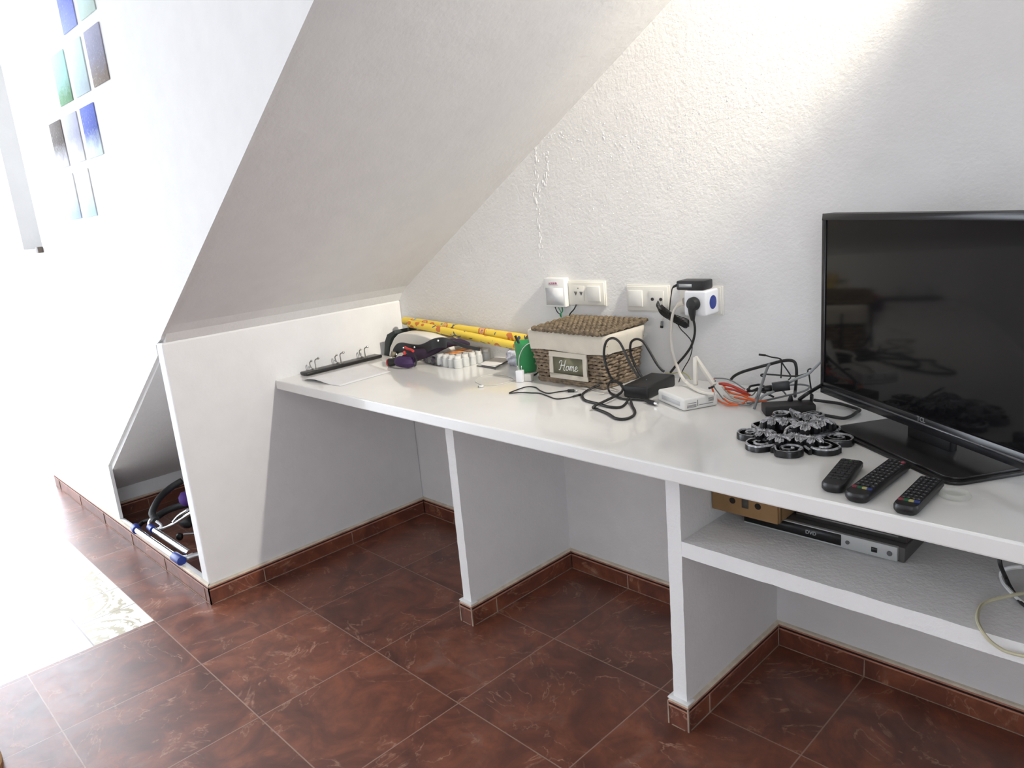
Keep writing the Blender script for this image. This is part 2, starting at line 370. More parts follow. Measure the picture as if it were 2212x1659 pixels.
# ================================================================== DESK
b = MB(); b.box(-.0102, -.597, .7147, 3.599, .0098, H); b.box(.02, .0098, .7147, 3.599, .0098, H)
v = [(-.0102, -.597), (3.599, -.597), (3.599, wy(3.599) - .0005), (0, .0095), (-.0102, .0095)]
b = MB(); b.prism(v, .7147, H)
wt = tag(b.build('worktop', MTOP, bevel=.004, smooth=False), 'long glossy white worktop running along the wall under the stairs', 'worktop')
def divider(x0, x1, yfr, label):
    t = thing('desk_divider', label, 'divider', ((x0 + x1) / 2, -.2, 0))
    b = MB(); n = 26; pts = []
    for i in range(n + 1):                   # slightly uneven plaster edge
        z = .7147 * i / n; j = random.uniform(-.0007, .0007) if 0 < i < n else 0; j2 = random.uniform(-.0007, .0007) if 0 < i < n else 0
        pts.append((z, j, j2))
    vs = []
    for z, j, j2 in pts: vs += [(x0 + j, yfr + abs(j2), z), (x1 + j2, yfr + abs(j), z), (x1, .01, z), (x0, .01, z)]
    fs = [(3, 2, 1, 0), tuple(4 * n + k for k in range(4))]
    for i in range(n):
        for k in range(4): fs.append((4 * i + k, 4 * i + (k + 1) % 4, 4 * i + 4 + (k + 1) % 4, 4 * i + 4 + k))
    b.add(vs, fs); b.build('panel', MW, t, bevel=0.0)
    skirt('skirting', [((x0, .01), (x0, yfr), -1, 0, -1, 1), ((x0, yfr), (x1, yfr), 0, -1, 1, 1), ((x1, yfr), (x1, .01), 1, 0, 1, -1)], t)
    c = MB(); c.box(x0 - .011, yfr - .011, .0735, x1 + .011, yfr + .02, .0775); c.build('plaster_ledge', MW, t, bevel=.001)
    return t
divider(X1 - .047, X1 - .01, f_, 'white plaster divider under the desk, left one, nearer the stairs')
divider(X2 - .048, X2 - .01, g_, 'white plaster divider under the desk, right one, carrying the shelf end')
b = MB(); n = 60; z0, z1 = .4709, .5093; vs = []; xa, xb = X2 - .0098, 3.599
for i in range(n + 1):
    x = xa + (xb - xa) * i / n; j = random.uniform(-.0008, .0008)
    vs += [(x, g_ + abs(j), z0 + j), (x, g_ + abs(j), z1 + random.uniform(-.0006, .0006)), (x, .0098, z1), (x, .0098, z0)]
fs = [(0, 1, 2, 3), tuple(4 * n + k for k in (3, 2, 1, 0))] + [(4 * i + k, 4 * i + 4 + k, 4 * i + 4 + (k + 1) % 4, 4 * i + (k + 1) % 4) for i in range(n) for k in range(4)]
b.add(vs, fs); tag(b.build('shelf', MW), 'rough white plaster shelf below the worktop at the right', 'shelf')

# ================================================================== TELEVISION
ang = math.radians(-33.9); tl = Vector((1.807, -.048, .79)); ux = Vector((math.cos(ang), math.sin(ang), 0)); nx = Vector((math.sin(ang), -math.cos(ang), 0))
W_, H_ = .705, .436; tc_ = tl + ux * W_ / 2
tv = thing('television', 'black flat television standing angled on the worktop', 'television', (tc_.x - nx.x * .01, tc_.y - nx.y * .01, H))
TM = frame(tl, ux, (0, 0, 1))                # local x right, y up, z toward the viewer
b = MB(); b.M = TM
b.box(0, 0, -.028, W_, H_, 0)
b.build('casing', MBLKM, tv, bevel=.003)
b = MB(); b.M = TM
b.box(.055, .04, -.062, W_ - .055, H_ - .07, -.028); b.build('back_cover', MBLKM, tv, bevel=.01)
b = MB(); b.M = TM; bw = .014
b.box(0, H_ - bw, 0, W_, H_, .004); b.box(0, .0, 0, bw, H_ - bw, .004); b.box(W_ - bw, 0, 0, W_, H_ - bw, .004); b.box(bw, 0, 0, W_ - bw, .030, .005)
bz = b.build('bezel', mat('bezel_gloss', (.012, .012, .014), .22), tv, bevel=.0012)
b = MB(); b.M = TM; b.box(.001, .0145, .005, W_ - .001, .0185, .0068); b.build('silver_strip', mat('dark_silver', (.13, .13, .135), .3, metal=.6), bz)
text('TCL', 'logo', mat('logo_silver', (.16, .16, .16), .4), .013, TM @ Matrix.Translation((W_ / 2, .0245, .0052)), bz, bold=.0004)
b = MB(); b.M = TM; b.box(bw, .030, 0, W_ - bw, H_ - bw, .0012); b.build('screen', MGLOSS, tv, smooth=False)
b = MB(); b.M = TM; b.box(W_ / 2 - .06, -.036, -.030, W_ / 2 + .06, .03, -.012); b.build('stand_neck', MBLK, tv, bevel=.003)
SM = frame(Vector((tc_.x, tc_.y, H + .0005)), ux, -nx)   # x along, y back, z up
b = MB(); b.M = SM
poly = rrect(-.187, -.092, .187, .10, .028, 5); b.prism(poly, 0, .006)
b.prism(rrect(-.178, -.083, .178, .09, .026, 5), .006, .011); b.build('stand_base', mat('stand_black', (.012, .011, .011), .3), tv, bevel=.001)

# ================================================================== REMOTES
def remote(name_label, a, bb, wid, grp, cols, rows, style):
    a = Vector((a[0], a[1], H)); bb = Vector((bb[0], bb[1], H)); L = (bb - a).length
    t = thing('remote_control', name_label, 'remote control', (a + bb) / 2, grp)
    Mx = frame(a, (bb - a), Vector((0, 0, 1)).cross(bb - a))   # x from near end to far end, y left
    def outline(inset):
        w2 = wid / 2 - inset; pts = []
        for i in range(9): an = PI / 2 + PI * i / 8; pts.append((.016 + math.cos(an) * (.016 - inset), math.sin(an) * w2 if style != 2 else math.copysign(abs(math.sin(an)) ** .6, math.sin(an)) * w2))
        return pts + [(L - inset - .003, -w2), (L - inset, -w2 + .003), (L - inset, w2 - .003), (L - inset - .003, w2)]
    b = MB(); b.M = Mx; o0, o1, o2 = outline(.004), outline(0), outline(.002); n = len(o0)
    vs = [(x, y, .0005) for x, y in o0] + [(x, y, .006) for x, y in o1] + [(x, y, .014) for x, y in o1] + [(x, y, .0175) for x, y in o2]
    fs = [tuple(range(n))[::-1], tuple(3 * n + k for k in range(n))] + [(r * n + k, r * n + (k + 1) % n, (r + 1) * n + (k + 1) % n, (r + 1) * n + k) for r in range(3) for k in range(n)]
    b.add(vs, fs); b.build('body', MBLK, t)
    kb = mat('rubber_key', (.022, .022, .024), .5) if 'rubber_key' not in bpy.data.materials else bpy.data.materials['rubber_key']
    mk = bpy.data.materials.get('key_print') or mat('key_print', (.30, .30, .32), .5)
    for r in range(rows):
        for c in range(cols):
            x = L * .24 + (L * .70) * r / (rows - 1); y = (c - (cols - 1) / 2) * wid * .80 / cols
            if 'gap' in style_gap.get(style, {}) and r in style_gap[style]['gap']: continue
            k = MB(); k.M = Mx; k.prism(rrect(x - .0031, y - .0034, x + .0031, y + .0034, .0014, 2), .0172, .0192); k.k = 1
            if style: k.box(x - .0006, y - .0014, .0192, x + .0006, y + .0014, .0194, 1)
            k.build('button', [kb, mk], t)
    return t, Mx, L
style_gap = {0: {}, 1: {}, 2: {}}
CR = [mat('key_red', (.22, .03, .045), .45), mat('key_green', (.015, .10, .04), .45), mat('key_yellow', (.42, .38, .14), .45), mat('key_blue', (.03, .05, .20), .45)]
def colour_keys(t, Mx, x, wid, s=.0042):
    for i, m in enumerate(CR):
        y = (1.5 - i) * wid * .205; k = MB(); k.M = Mx; k.prism(rrect(x - s * .75, y - s, x + s * .75, y + s, .0015, 2), .0172, .0196)
        k.build('colour_button', m, t)['label'] = ['red', 'green', 'yellow', 'blue'][i] + ' colour button'
mid = lambda p, q: ((p.x + q.x) / 2, (p.y + q.y) / 2)
G = 'remote controls lying in front of the television'
t, Mx, L = remote('short black remote control with dim keys, the left one of three', mid(atz(1771, 1042, .767), atz(1821, 1054, .767)), mid(atz(1816.5, 990, .767), atz(1865, 995, .767)), .042, G, 4, 8, 0)
k = MB(); k.M = Mx; k.box(L - .012, -.008, .0176, L - .006, .006, .0178); k.build('marking', mat('green_print', (.12, .30, .10), .5), t)
t, Mx, L = remote('long black remote control with red power key, middle one of three', mid(atz(1820, 1060, .768), atz(1870, 1074, .768)), mid(atz(1921, 988, .768), atz(1966, 999, .768)), .042, G, 4, 11, 1)
colour_keys(t, Mx, L * .165, .042); k = MB(); k.M = Mx; k.lathe([(.0045, 0), (.0045, .0022), (.003, .003)], (L - .012, -.011, .0172), 14); k.build('power_button', CR[0], t)
t, Mx, L = remote('black remote control with printed coloured keys, nearest to the desk edge at the right', mid(atz(1929, 1086, .768), atz(1976, 1099, .768)), mid(atz(1991.5, 1025, .768), atz(2038, 1035, .768)), .040, G, 4, 9, 2)
colour_keys(t, Mx, L * .17, .040, .0045)

# clear plastic cap
p = atz(2062, 1072); MCLR = mat('clear_plastic', (.80, .82, .76), .08, alpha=.28)
b = MB(); b.lathe([(.024, 0), (.026, .003), (.022, .008), (.018, .008), (.017, .004), (.001, .0035)], (p.x, p.y, H + .0003), 24)
tag(b.build('plastic_cap', MCLR), 'small clear plastic cap lying in front of the television stand', 'cap')

# ================================================================== SCROLL TRIVETS
MBS = mat('black_lacquer', (.008, .008, .009), .28); MBR = mat('rubbed_silver', (.36, .36, .37), .30, metal=.2, var=.7, vscale=150)
def strip(mb, pts, w_, z0, h_):              # rectangular ribbon with silver top
    P = [Vector((p[0], p[1], 0)) for p in pts]; n = len(P); vs = []
    for i, p in enumerate(P):
        t = (P[min(n - 1, i + 1)] - P[max(0, i - 1)]).normalized(); s_ = Vector((-t.y, t.x, 0)) * w_ / 2
        for q, z in ((p - s_, z0), (p - s_, z0 + h_ * .8), (p - s_ * .5, z0 + h_), (p + s_ * .5, z0 + h_), (p + s_, z0 + h_ * .8), (p + s_, z0)): vs.append((q.x, q.y, z))
    fs = []; ks = []
    for i in range(n - 1):
        for k in range(6):
            f = (i * 6 + k, i * 6 + (k + 1) % 6, i * 6 + 6 + (k + 1) % 6, i * 6 + 6 + k); mb.add([vs[j] for j in f], [(0, 1, 2, 3)], 1 if k in (1, 2) else 0)
    for i in (0, n - 1): mb.add([vs[i * 6 + k] for k in range(6)], [(0, 1, 2, 3, 4, 5)], 0)
def spiral(cx, cy, r, a0, turns, sgn, lead=None):
    pts = []
    for i in range(int(turns * 20) + 1):
        t = i / (turns * 20); rr = r * (.16 + .84 * t); a = a0 - sgn * 2 * PI * turns * (1 - t); pts.append((cx + rr * math.cos(a), cy + rr * math.sin(a)))
    return pts + (lead or [])
def flower(mb, cx, cy, z, r, a0, h_=.016, np_=5):
    c = Vector((cx, cy, z)); n = np_ * 8; out = []
    for i in range(n):                       # lobed outline with a ridge down every petal
        a = a0 + 2 * PI * i / n; k = i % 8; rr = r * (.52, .80, .94, .97, 1.0, .97, .92, .78)[k]; zz = h_ * (.95, .80, .62, .72, .52, .70, .62, .80)[k]
        out.append(c + Vector((math.cos(a) * rr, math.sin(a) * rr, zz)))
    inn = [c + Vector(((q.x - cx) * .22, (q.y - cy) * .22, h_ * (.86 if i % 2 else 1.0))) for i, q in enumerate(out)]
    md = [c + Vector(((q.x - cx) * .62, (q.y - cy) * .62, h_ * (1.08 if i % 2 else .84))) for i, q in enumerate(out)]
    for i in range(n):
        j = (i + 1) % n
        mb.add([inn[i], md[i], md[j], inn[j]], [(0, 1, 2, 3)], 1); mb.add([md[i], out[i], out[j], md[j]], [(0, 1, 2, 3)], 1)
        lo = [Vector((q.x, q.y, z)) for q in (out[i], out[j])]; mb.add([out[i], lo[0], lo[1], out[j]], [(0, 1, 2, 3)], 0)
    mb.add(inn, [tuple(range(n))], 1); mb.blob((cx, cy, z + h_ * 1.02), r * .13, r * .13, r * .10, 8, 1)
def trivet(label, c, z, R_, rot, nsc, flowers, grp):
    t = thing('scroll_trivet', label, 'trivet', (c.x, c.y, z), grp)
    for i in range(nsc):
        a = rot + 2 * PI * i / nsc; sg = 1 if i % 2 else -1; cx = c.x + math.cos(a) * R_ * .76; cy = c.y + math.sin(a) * R_ * .76; r = R_ * .27
        lead = [(c.x + math.cos(a + sg * .42) * R_ * .62, c.y + math.sin(a + sg * .42) * R_ * .62), (c.x + math.cos(a + sg * .1) * R_ * .33, c.y + math.sin(a + sg * .1) * R_ * .33)]
        s = MB(); sp = spiral(cx, cy, r, a + sg * .9, 1.55, sg); strip(s, [tuple(q[:2]) for q in sm([(p[0], p[1], 0) for p in sp + lead], 2)], .0062, z + .0006, .0145)
        s.build('scroll', [MBS, MBR], t)
    for i in range(nsc):                     # short leaf pairs between the scrolls
        a = rot + 2 * PI * (i + .5) / nsc; s = MB()
        for da in (-.13, 0.02, .16):
            strip(s, [(c.x + math.cos(a + da * .4) * R_ * .35, c.y + math.sin(a + da * .4) * R_ * .35), (c.x + math.cos(a + da) * R_ * .70, c.y + math.sin(a + da) * R_ * .70), (c.x + math.cos(a + da * 1.6) * R_ * .84, c.y + math.sin(a + da * 1.6) * R_ * .84)], .007, z + .0006, .012)
        s.build('leaf', [MBS, MBR], t)
    s = MB(); s.lathe([(R_ * .36, 0), (R_ * .36, .010), (R_ * .3, .0125)], (c.x, c.y, z + .001), 20); s.build('hub', [MBS, MBR], t)
    for fx, fy, r in flowers:
        s = MB(); flower(s, c.x + fx, c.y + fy, z + .010, r, random.random() * 6, .018); s.build('flower', [MBS, MBR], t, smooth=False)
    return t
TG = 'scroll trivets stacked beside the television stand'
c0_ = Vector((1.862, -.318, H)); c1_ = Vector((1.845, -.262, H))
def fl(c, z, lst):
    o = []
    for u, v, r_ in lst: q = atz(u, v, z); o.append((q.x - c.x, q.y - c.y, r_))
    return o
trivet('black and silver scroll trivet, lower one lying on the worktop', c0_, H, .118, .35, 8, fl(c0_, H + .027, [(1652, 931, .026), (1684, 942, .027), (1722, 940, .028), (1757, 945, .024)]), TG)
t = trivet('black and silver flower trivet, upper one resting on the other', c1_, H + .0165, .080, .1, 5, fl(c1_, H + .043, [(1669, 906, .026), (1700, 907, .027), (1741, 916, .031), (1772, 908, .028), (1748, 898, .022)]), TG)
b = MB()
zt = H + .046
b.tube(sm([atz(1706, 884, zt + .022), atz(1716, 889, zt + .016), atz(1729, 894, zt + .012), atz(1736, 903, zt)]), .0032, 6); b.tube(sm([atz(1708, 885, zt + .020), atz(1710, 893, zt + .006), atz(1714, 900, zt - .004)]), .0028, 6)
b.tube(sm([atz(1748, 893, zt + .014), atz(1741, 898, zt + .006), atz(1736, 903, zt)]), .0022, 6); b.tube(sm([atz(1716, 917, zt + .004), atz(1700, 925, zt), atz(1695, 936, zt - .006)]), .0026, 6)
b.build('tendril', MBR, t)

# ================================================================== WALL BOXES AND SOCKETS
WXd = Vector((1, WS, 0)).normalized(); WN = Vector((WS, -1, 0)).normalized()
def WM(p): return frame(p, WXd, (0, 0, 1))   # x along wall, y up, z out of the wall
def wrect(u0, v0, u1, v1, off): # returns origin on wall + width,height from the front face pixels
    a = atw(u0, v1, off); c = atw(u1, v0, off); a2 = atw(u0, v0, off); c2 = atw(u1, v1, off)
    w_ = ((c - a2).dot(WXd) + (c2 - a).dot(WXd)) / 2; h_ = ((a2.z - a.z) + (c.z - c2.z)) / 2
    o = a - WN * off; o.z = (a.z + c2.z) / 2; return o, w_, h_
# alarm/telecom box
o, w_, h_ = wrect(1178, 601, 1222, 663, .028)
wb = thing('telecom_box', 'white box on the wall above the wicker basket, leftmost wall fitting', 'wall box', o)
b = MB(); b.M = WM(o); b.box(0, 0, .0005, w_, h_, .028); b.build('case', MWP, wb, bevel=.003)
b = MB(); b.M = WM(o); b.box(w_ * .08, h_ * .06, .028, w_ * .92, h_ * .66, .0285); b.build('cover_panel', mat('cover_grey', (.66, .67, .70), .4), wb)
b = MB(); b.M = WM(o); mp = mat('pink_print', (.50, .24, .34), .6)
for i, (x0, x1, y0, y1) in enumerate([(.26, .34, .80, .85), (.36, .44, .79, .86), (.46, .55, .79, .86), (.57, .66, .79, .86), (.24, .70, .765, .778)]): b.box(w_ * x0, h_ * y0, .028, w_ * x1, h_ * y1, .0284)
b.build('printed_marking', mp, wb)
def plate(label, u0, v0, u1, v1, parts, th=.010):
    o, w_, h_ = wrect(u0, v0, u1, v1, th); t = thing('socket_plate', label, 'wall socket', o)
    b = MB(); b.M = WM(o); b.box(0, 0, .0005, w_, h_, th * .6); b.box(.004, .004, th * .6, w_ - .004, h_ - .004, th); b.build('frame', MIV, t, bevel=.0015)
    for kind, cx in parts:
        s_ = h_ * .60; x0 = cx * w_ - s_ / 2; y0 = (h_ - s_) / 2
        b = MB(); b.M = WM(o)
        if kind == 'blank': b.box(x0, y0, th, x0 + s_, y0 + s_, th + .005); b.build('rocker', mat('rocker_white', (.78, .77, .73), .35), t, bevel=.001)
        elif kind == 'data':
            b.box(x0, y0, th, x0 + s_, y0 + s_, th + .001); q = b.build('insert', MIV, t, bevel=.0003)
            b = MB(); b.M = WM(o)
            for dx in (.28, .74): b.prism([(x0 + s_ * (dx - .14), y0 + s_ * .62), (x0 + s_ * dx, y0 + s_ * .36), (x0 + s_ * (dx + .14), y0 + s_ * .62)], th + .001, th + .0018)
            b.lathe([(.0018, 0), (.0018, .0008)], (x0 + s_ * .5, y0 + s_ * .85, th + .001), 8)
            b.build('port', mat('port_dark', (.12, .115, .11), .5), q)
        elif kind == 'tv':
            b.box(x0, y0, th, x0 + s_, y0 + s_, th + .002); q = b.build('insert', MIV, t, bevel=.0003)
            for dx in (.22, .82):
                b = MB(); b.M = WM(o); b.lathe([(.0052, 0), (.0052, .002), (.0032, .002), (.003, .0005)], (x0 + s_ * dx, y0 + s_ * .48, th + .002), 14); b.build('port', mat('port_black', (.03, .025, .025), .4), q)
    return t, o, w_, h_
plate('white data socket plate beside the telecom box', 1228, 607, 1309, 661, [('data', .30), ('blank', .72)])
plate('white blank and aerial socket plate in the middle of the wall', 1354, 616, 1447, 674, [('blank', .24), ('tv', .72)])
plate('white power socket plate behind the cube adapter', 1468, 618, 1561, 680, [])
# wires under the telecom box and data plate
b = MB(); b.tube(sm([atw(1199, 663, .012), atw(1204, 674, .016), atw(1212, 682, .014), atw(1213, 700, .012)]), .0016, 6); tag(b.build('thin_wire', MBLKM), 'thin black wire under the telecom box', 'wire')
b = MB(); b.tube(sm([atw(1214, 664, .012), atw(1215, 672, .018), atw(1210, 680, .016), atw(1214, 688, .012), atw(1214, 700, .01)]), .0022, 6); b.tube(sm([atw(1206, 664, .012), atw(1212, 676, .018), atw(1213, 686, .014)]), .0014, 6)
tag(b.build('green_wire', mat('green_wire', (.05, .30, .14), .5)), 'short green wires hanging from the telecom box', 'wire')
b = MB(); b.tube(sm([atw(1245, 658, .010), atw(1240, 668, .016), atw(1231, 679, .014), atw(1228, 695, .012)]), .0022, 6); tag(b.build('black_lead', MBLKM), 'short black lead under the data socket plate', 'cable')

# cube adapter
dC = .074
o = atw(1501, 656, .012 + dC); o = o - WN * (dC + .012)
cb = thing('power_cube', 'white cube power adapter with blue side socket plugged in the wall', 'power adapter', o)
CM = WM(o + WN * .012); s2 = .036
b = MB(); b.M = CM; b.box(-s2, -s2, 0, s2, s2, dC); b.build('body', mat('cube_white', (.80, .80, .82), .35), cb, bevel=.007, seg=4)
b = MB(); b.M = WM(o); b.lathe([(.019, 0), (.019, .012)], (0, 0, 0), 18); b.build('plug_neck', MWP, cb)
b = MB(); b.M = CM; b.lathe([(.0195, -.0005), (.0195, .0006), (.017, .0009)], (s2, 0, dC * .5), 28, axis=(1, 0, 0)); b.build('side_socket', MBLUE, cb)
# black round plug with cord to the power supply
pg = thing('plug', 'black angled plug in the front of the cube adapter', 'plug', CM @ Vector((0, 0, dC)))
b = MB(); b.M = CM; b.lathe([(.0195, .0006), (.0195, .010), (.015, .019), (.006, .021)], (-.002, .000, dC), 22)
b.M = None; P0 = CM @ Vector((-.004, -.008, dC + .012)); P1 = CM @ Vector((-.002, -.046, dC + .010)); b.tube([P0, P0 * .5 + P1 * .5, P1], [.011, .010, .0055], 10); b.build('body', MRUB, pg)
b = MB(); c1 = lambda x, y: (1100 + x / 4.424, 580 + y / 4.424)
def aw(pts, offs):
    return [atw(*c1(x, y), offs[min(i, len(offs) - 1)]) for i, (x, y) in enumerate(pts)]
b.tube(sm([P1 + Vector((0, 0, .004))] + aw([(1762, 500), (1774, 560), (1770, 640), (1740, 740), (1680, 830), (1600, 920), (1540, 995)], [.092, .088, .08, .07, .062, .06, .066])), .0036, 8); b.build('cord', MRUB, pg)
# adapter on the cube
oa = cb.location + Vector((0, 0, 0)); AM = CM
ad_ = thing('mains_adapter', 'black mains adapter with pale label lying on the cube adapter', 'adapter', CM @ Vector((0, s2, dC * .5)))
b = MB(); b.M = CM; b.box(-.062, s2 + .0005, .012, .024, s2 + .027, .068); b.build('body', MBLK, ad_, bevel=.004)
b = MB(); b.M = CM; b.box(-.053, s2 + .009, .068, -.012, s2 + .018, .0684); b.build('label', mat('pale_label', (.42, .44, .45), .5), ad_)
b = MB(); b.tube(sm(aw([(1595, 165), (1562, 180), (1548, 250), (1538, 330), (1534, 400)], [.06, .055, .045, .04, .035])), .0017, 6)
b.tube([atw(*c1(1600, 160), .06), atw(*c1(1575, 172), .058), atw(*c1(1562, 185), .055)], [.004, .0035, .002], 8)
for k in range(8):                           # tied hank
    q = (k - 3.5) * 1.7
    pl = [(1440 + 3 * q, 350 + 7 * q), (1420 + 2 * q, 385 + 4 * q), (1470, 430 + 4 * q), (1560, 470 + 6 * q), (1640, 505 + 7 * q), (1715, 525 + 5 * q), (1690, 545 - 4 * q), (1600, 490 - 5 * q), (1500, 420 - 6 * q), (1455, 365 - 3 * q), (1440 + 3 * q, 350 + 7 * q)]
    b.tube(sm(aw(pl, [.024 + .004 * ((k * 3) % 5)])), .0012, 5)
b.tube(sm(aw([(1600, 510), (1640, 580), (1700, 640), (1742, 700), (1746, 780), (1718, 870), (1660, 970), (1620, 1090)], [.03, .02, .018, .02, .02, .022, .03, .05])), .0015, 6)
b.build('lead', MRUB, ad_)
b = MB(); b.tube(aw([(1545, 458), (1558, 476)], [.034]), .0065, 8); b.build('tie', MBLKM, ad_)
ac = thing('aerial_connector', 'small grey connector hanging on a pale lead by the sockets', 'connector', atw(*c1(1457, 540), .01))
b = MB(); b.tube(sm(aw([(1480, 440), (1470, 480), (1460, 510)], [.012])), .0016, 6); b.build('lead', MIV, ac)
b = MB(); b.tube(aw([(1461, 505), (1459, 545)], [.012]), .0042, 10); b.build('collar', MGREY, ac); b = MB(); b.tube(aw([(1459, 546), (1457, 566)], [.012]), .0048, 10); b.build('tip', MBLK, ac)

# ================================================================== BASKET
bk_x0, bk_x1, bk_y0, bk_y1 = .935, 1.200, -.150, .014
bk = thing('wicker_basket', 'lidded wicker basket with white liner and Home plaque', 'basket', ((bk_x0 + bk_x1) / 2, (bk_y0 + bk_y1) / 2, H))
MWK = mat('wicker', (.255, .19, .125), .7, var=.55, vscale=55, bump=.5, bscale=200)
MGAP = mat('wicker_dark', (.05, .035, .02), .9); MLID = mat('wicker_lid', (.155, .115, .07), .75, var=.55, vscale=70, bump=.5, bscale=220)
def bcorn(t):                                # footprint at relative height t: the basket flares upward
    e = .020 * t; yb_ = min(bk_y1 + e * .5, .038); return bk_x0 - e * 1.2, bk_x1 + e, bk_y0 - e * .45, yb_
HBk = .152
def perim(t, s, inset=0.0):                  # s in 0..1 around
    x0, x1, y0, y1 = bcorn(t); x0 += inset; x1 -= inset; y0 += inset; y1 -= inset
    W, Dp = x1 - x0, y1 - y0; L = 2 * (W + Dp); d = s * L
    if d < W: return Vector((x0 + d, y0, 0)), Vector((0, -1, 0))
    d -= W
    if d < Dp: return Vector((x1, y0 + d, 0)), Vector((1, 0, 0))
    d -= Dp
    if d < W: return Vector((x1 - d, y1, 0)), Vector((0, 1, 0))
    d -= W; return Vector((x0, y1 - d, 0)), Vector((-1, 0, 0))
rows = 13; nst = 34; b = MB()
for r in range(rows):
    t = (r + .5) / rows; z = H + .007 + (HBk - .01) * t; pts = []; rr = []
    for k in range(nst * 4):
        s = k / (nst * 4); p, nn = perim(t, s); ph = math.cos(PI * (k / 4 * 2 / 2 + r)) if True else 0
        off = .0028 * math.cos(PI * k / 4 + PI * r); jz = .0012 * math.sin(k * 1.7 + r * 2.1)
        pts.append((p.x + nn.x * off, p.y + nn.y * off, z + jz)); rr.append(.0050 * (1 + .16 * math.sin(k * 2.3 + r)))
    b.tube(pts, rr, 6, closed=True)
b.build('woven_wall', MWK, bk)
b = MB()
for k in range(nst):
    s = k / nst; p0, n0 = perim(0, s, .001); p1, n1 = perim(1, s, .001); b.tube([(p0.x, p0.y, H + .004), (p1.x, p1.y, H + HBk)], .0026, 5)
b.build('stake', MWK, bk); 
b = MB(); x0, x1, y0, y1 = bcorn(0); q0 = (x0 + .006, y0 + .006, x1 - .006, y1 - .006); x0, x1, y0, y1 = bcorn(1); q1 = (x0 + .006, y0 + .006, x1 - .006, y1 - .006)
b.add([(q0[0], q0[1], H + .003), (q0[2], q0[1], H + .003), (q0[2], q0[3], H + .003), (q0[0], q0[3], H + .003), (q1[0], q1[1], H + HBk), (q1[2], q1[1], H + HBk), (q1[2], q1[3], H + HBk), (q1[0], q1[3], H + HBk)], [(0, 3, 2, 1), (4, 5, 6, 7), (0, 1, 5, 4), (1, 2, 6, 5), (2, 3, 7, 6), (3, 0, 4, 7)])
b.build('lining', MGAP, bk)  # dark backing box, its colour standing in for shade between the strands
b = MB()                                     # braided foot rim
for dz, dr, ph in ((.005, .0, 0), (.012, .0015, 1.5)):
    pts = [];
    for k in range(120):
        p, nn = perim(0, k / 120); o_ = .003 + .0018 * math.sin(k * .9 + ph); pts.append((p.x + nn.x * o_, p.y + nn.y * o_, H + dz + .0014 * math.cos(k * .9 + ph)))
    b.tube(pts, .0052, 6, closed=True)
b.build('foot_rim', MWK, bk)
# cloth liner folded over the rim
MLIN = mat('cream_cloth', (.66, .60, .50), .9, bump=.25, bscale=300, var=.05, sheen=.2); b = MB(); n = 96; rings = []
for (t, zz, o_, wv) in ((.70, .107, .0105, .0016), (.80, .128, .0115, .0010), (.93, .150, .0112, .0006), (1.0, .166, .0095, .0), (1.0, .168, .0045, 0), (1.0, .160, -.004, 0)):
    ring = []
    for k in range(n):
        p, nn = perim(t, k / n); w2 = wv * math.sin(k * 1.1) + wv * .6 * math.sin(k * .37)
        ring.append((p.x + nn.x * (o_ + w2), p.y + nn.y * (o_ + w2), H + zz + wv * 1.5 * math.sin(k * .23)))
    rings.append(ring)
vs = sum(rings, []); fs = [(i * n + k, i * n + (k + 1) % n, (i + 1) * n + (k + 1) % n, (i + 1) * n + k) for i in range(len(rings) - 1) for k in range(n)]
b.add(vs, fs); b.build('cloth_liner', MLIN, bk, auto=80)
# lid
A = atz(1160, 706, H + .178); B_ = atz(1294, 722, H + .178); Cc = Vector((1.225, .035, H + .190)); Dd = Vector((.925, .035, H + .190))
A = Vector((.938, -.172, H + .173)); B_ = Vector((1.220, -.182, H + .173)); Cc = Vector((1.226, .038, H + .180)); Dd = Vector((.935, .028, H + .180))
b = MB(); nr = 17; segs = 60
for i in range(nr):
    t = i / (nr - 1); a = A.lerp(Dd, t); e = B_.lerp(Cc, t); pts = []
    for k in range(segs + 1):
        s = k / segs; p = a.lerp(e, s); p.z += .006 * math.sin(PI * s) * math.sin(PI * t) + .0018 * math.cos(PI * k / 2 + PI * i); pts.append(p)
    b.tube(pts, [.0062 * (1 + .15 * math.sin(k * 1.9 + i)) for k in range(segs + 1)], 6)
for t in (0, 1):
    a = A if t == 0 else B_; e = Dd if t == 0 else Cc; pts = [a.lerp(e, k / 30) + Vector((0, 0, .002 * math.sin(k * 1.3))) for k in range(31)]; b.tube(pts, .0070, 6)
for s in [k / 14 for k in range(1, 14)]: b.tube([A.lerp(B_, s), Dd.lerp(Cc, s)], .003, 5)
b.build('lid', MLID, bk)
# plaque
yp = bk_y0 - .0225
a = aty(1186, 754, yp); c = aty(1277, 817, yp); x0, x1, z0, z1 = a.x, c.x, c.z, a.z
px0, px1, pz0, pz1 = 1.0, 1.152, H + .022, H + .106
pl = MB(); fw = .0155
for q in ((px0, pz0, px1, pz0 + fw), (px0, pz1 - fw, px1, pz1), (px0, pz0 + fw, px0 + fw, pz1 - fw), (px1 - fw, pz0 + fw, px1, pz1 - fw)): pl.box(q[0], yp, q[1], q[2], yp + .006, q[3])
pf = pl.build('plaque_frame', mat('cream_paint', (.62, .565, .47), .7), bk, bevel=.0008)
b = MB(); b.box(px0 + fw, yp + .003, pz0 + fw, px1 - fw, yp + .006, pz1 - fw); b.build('plaque_panel', mat('olive_panel', (.16, .155, .095), .7, var=.1), bk)
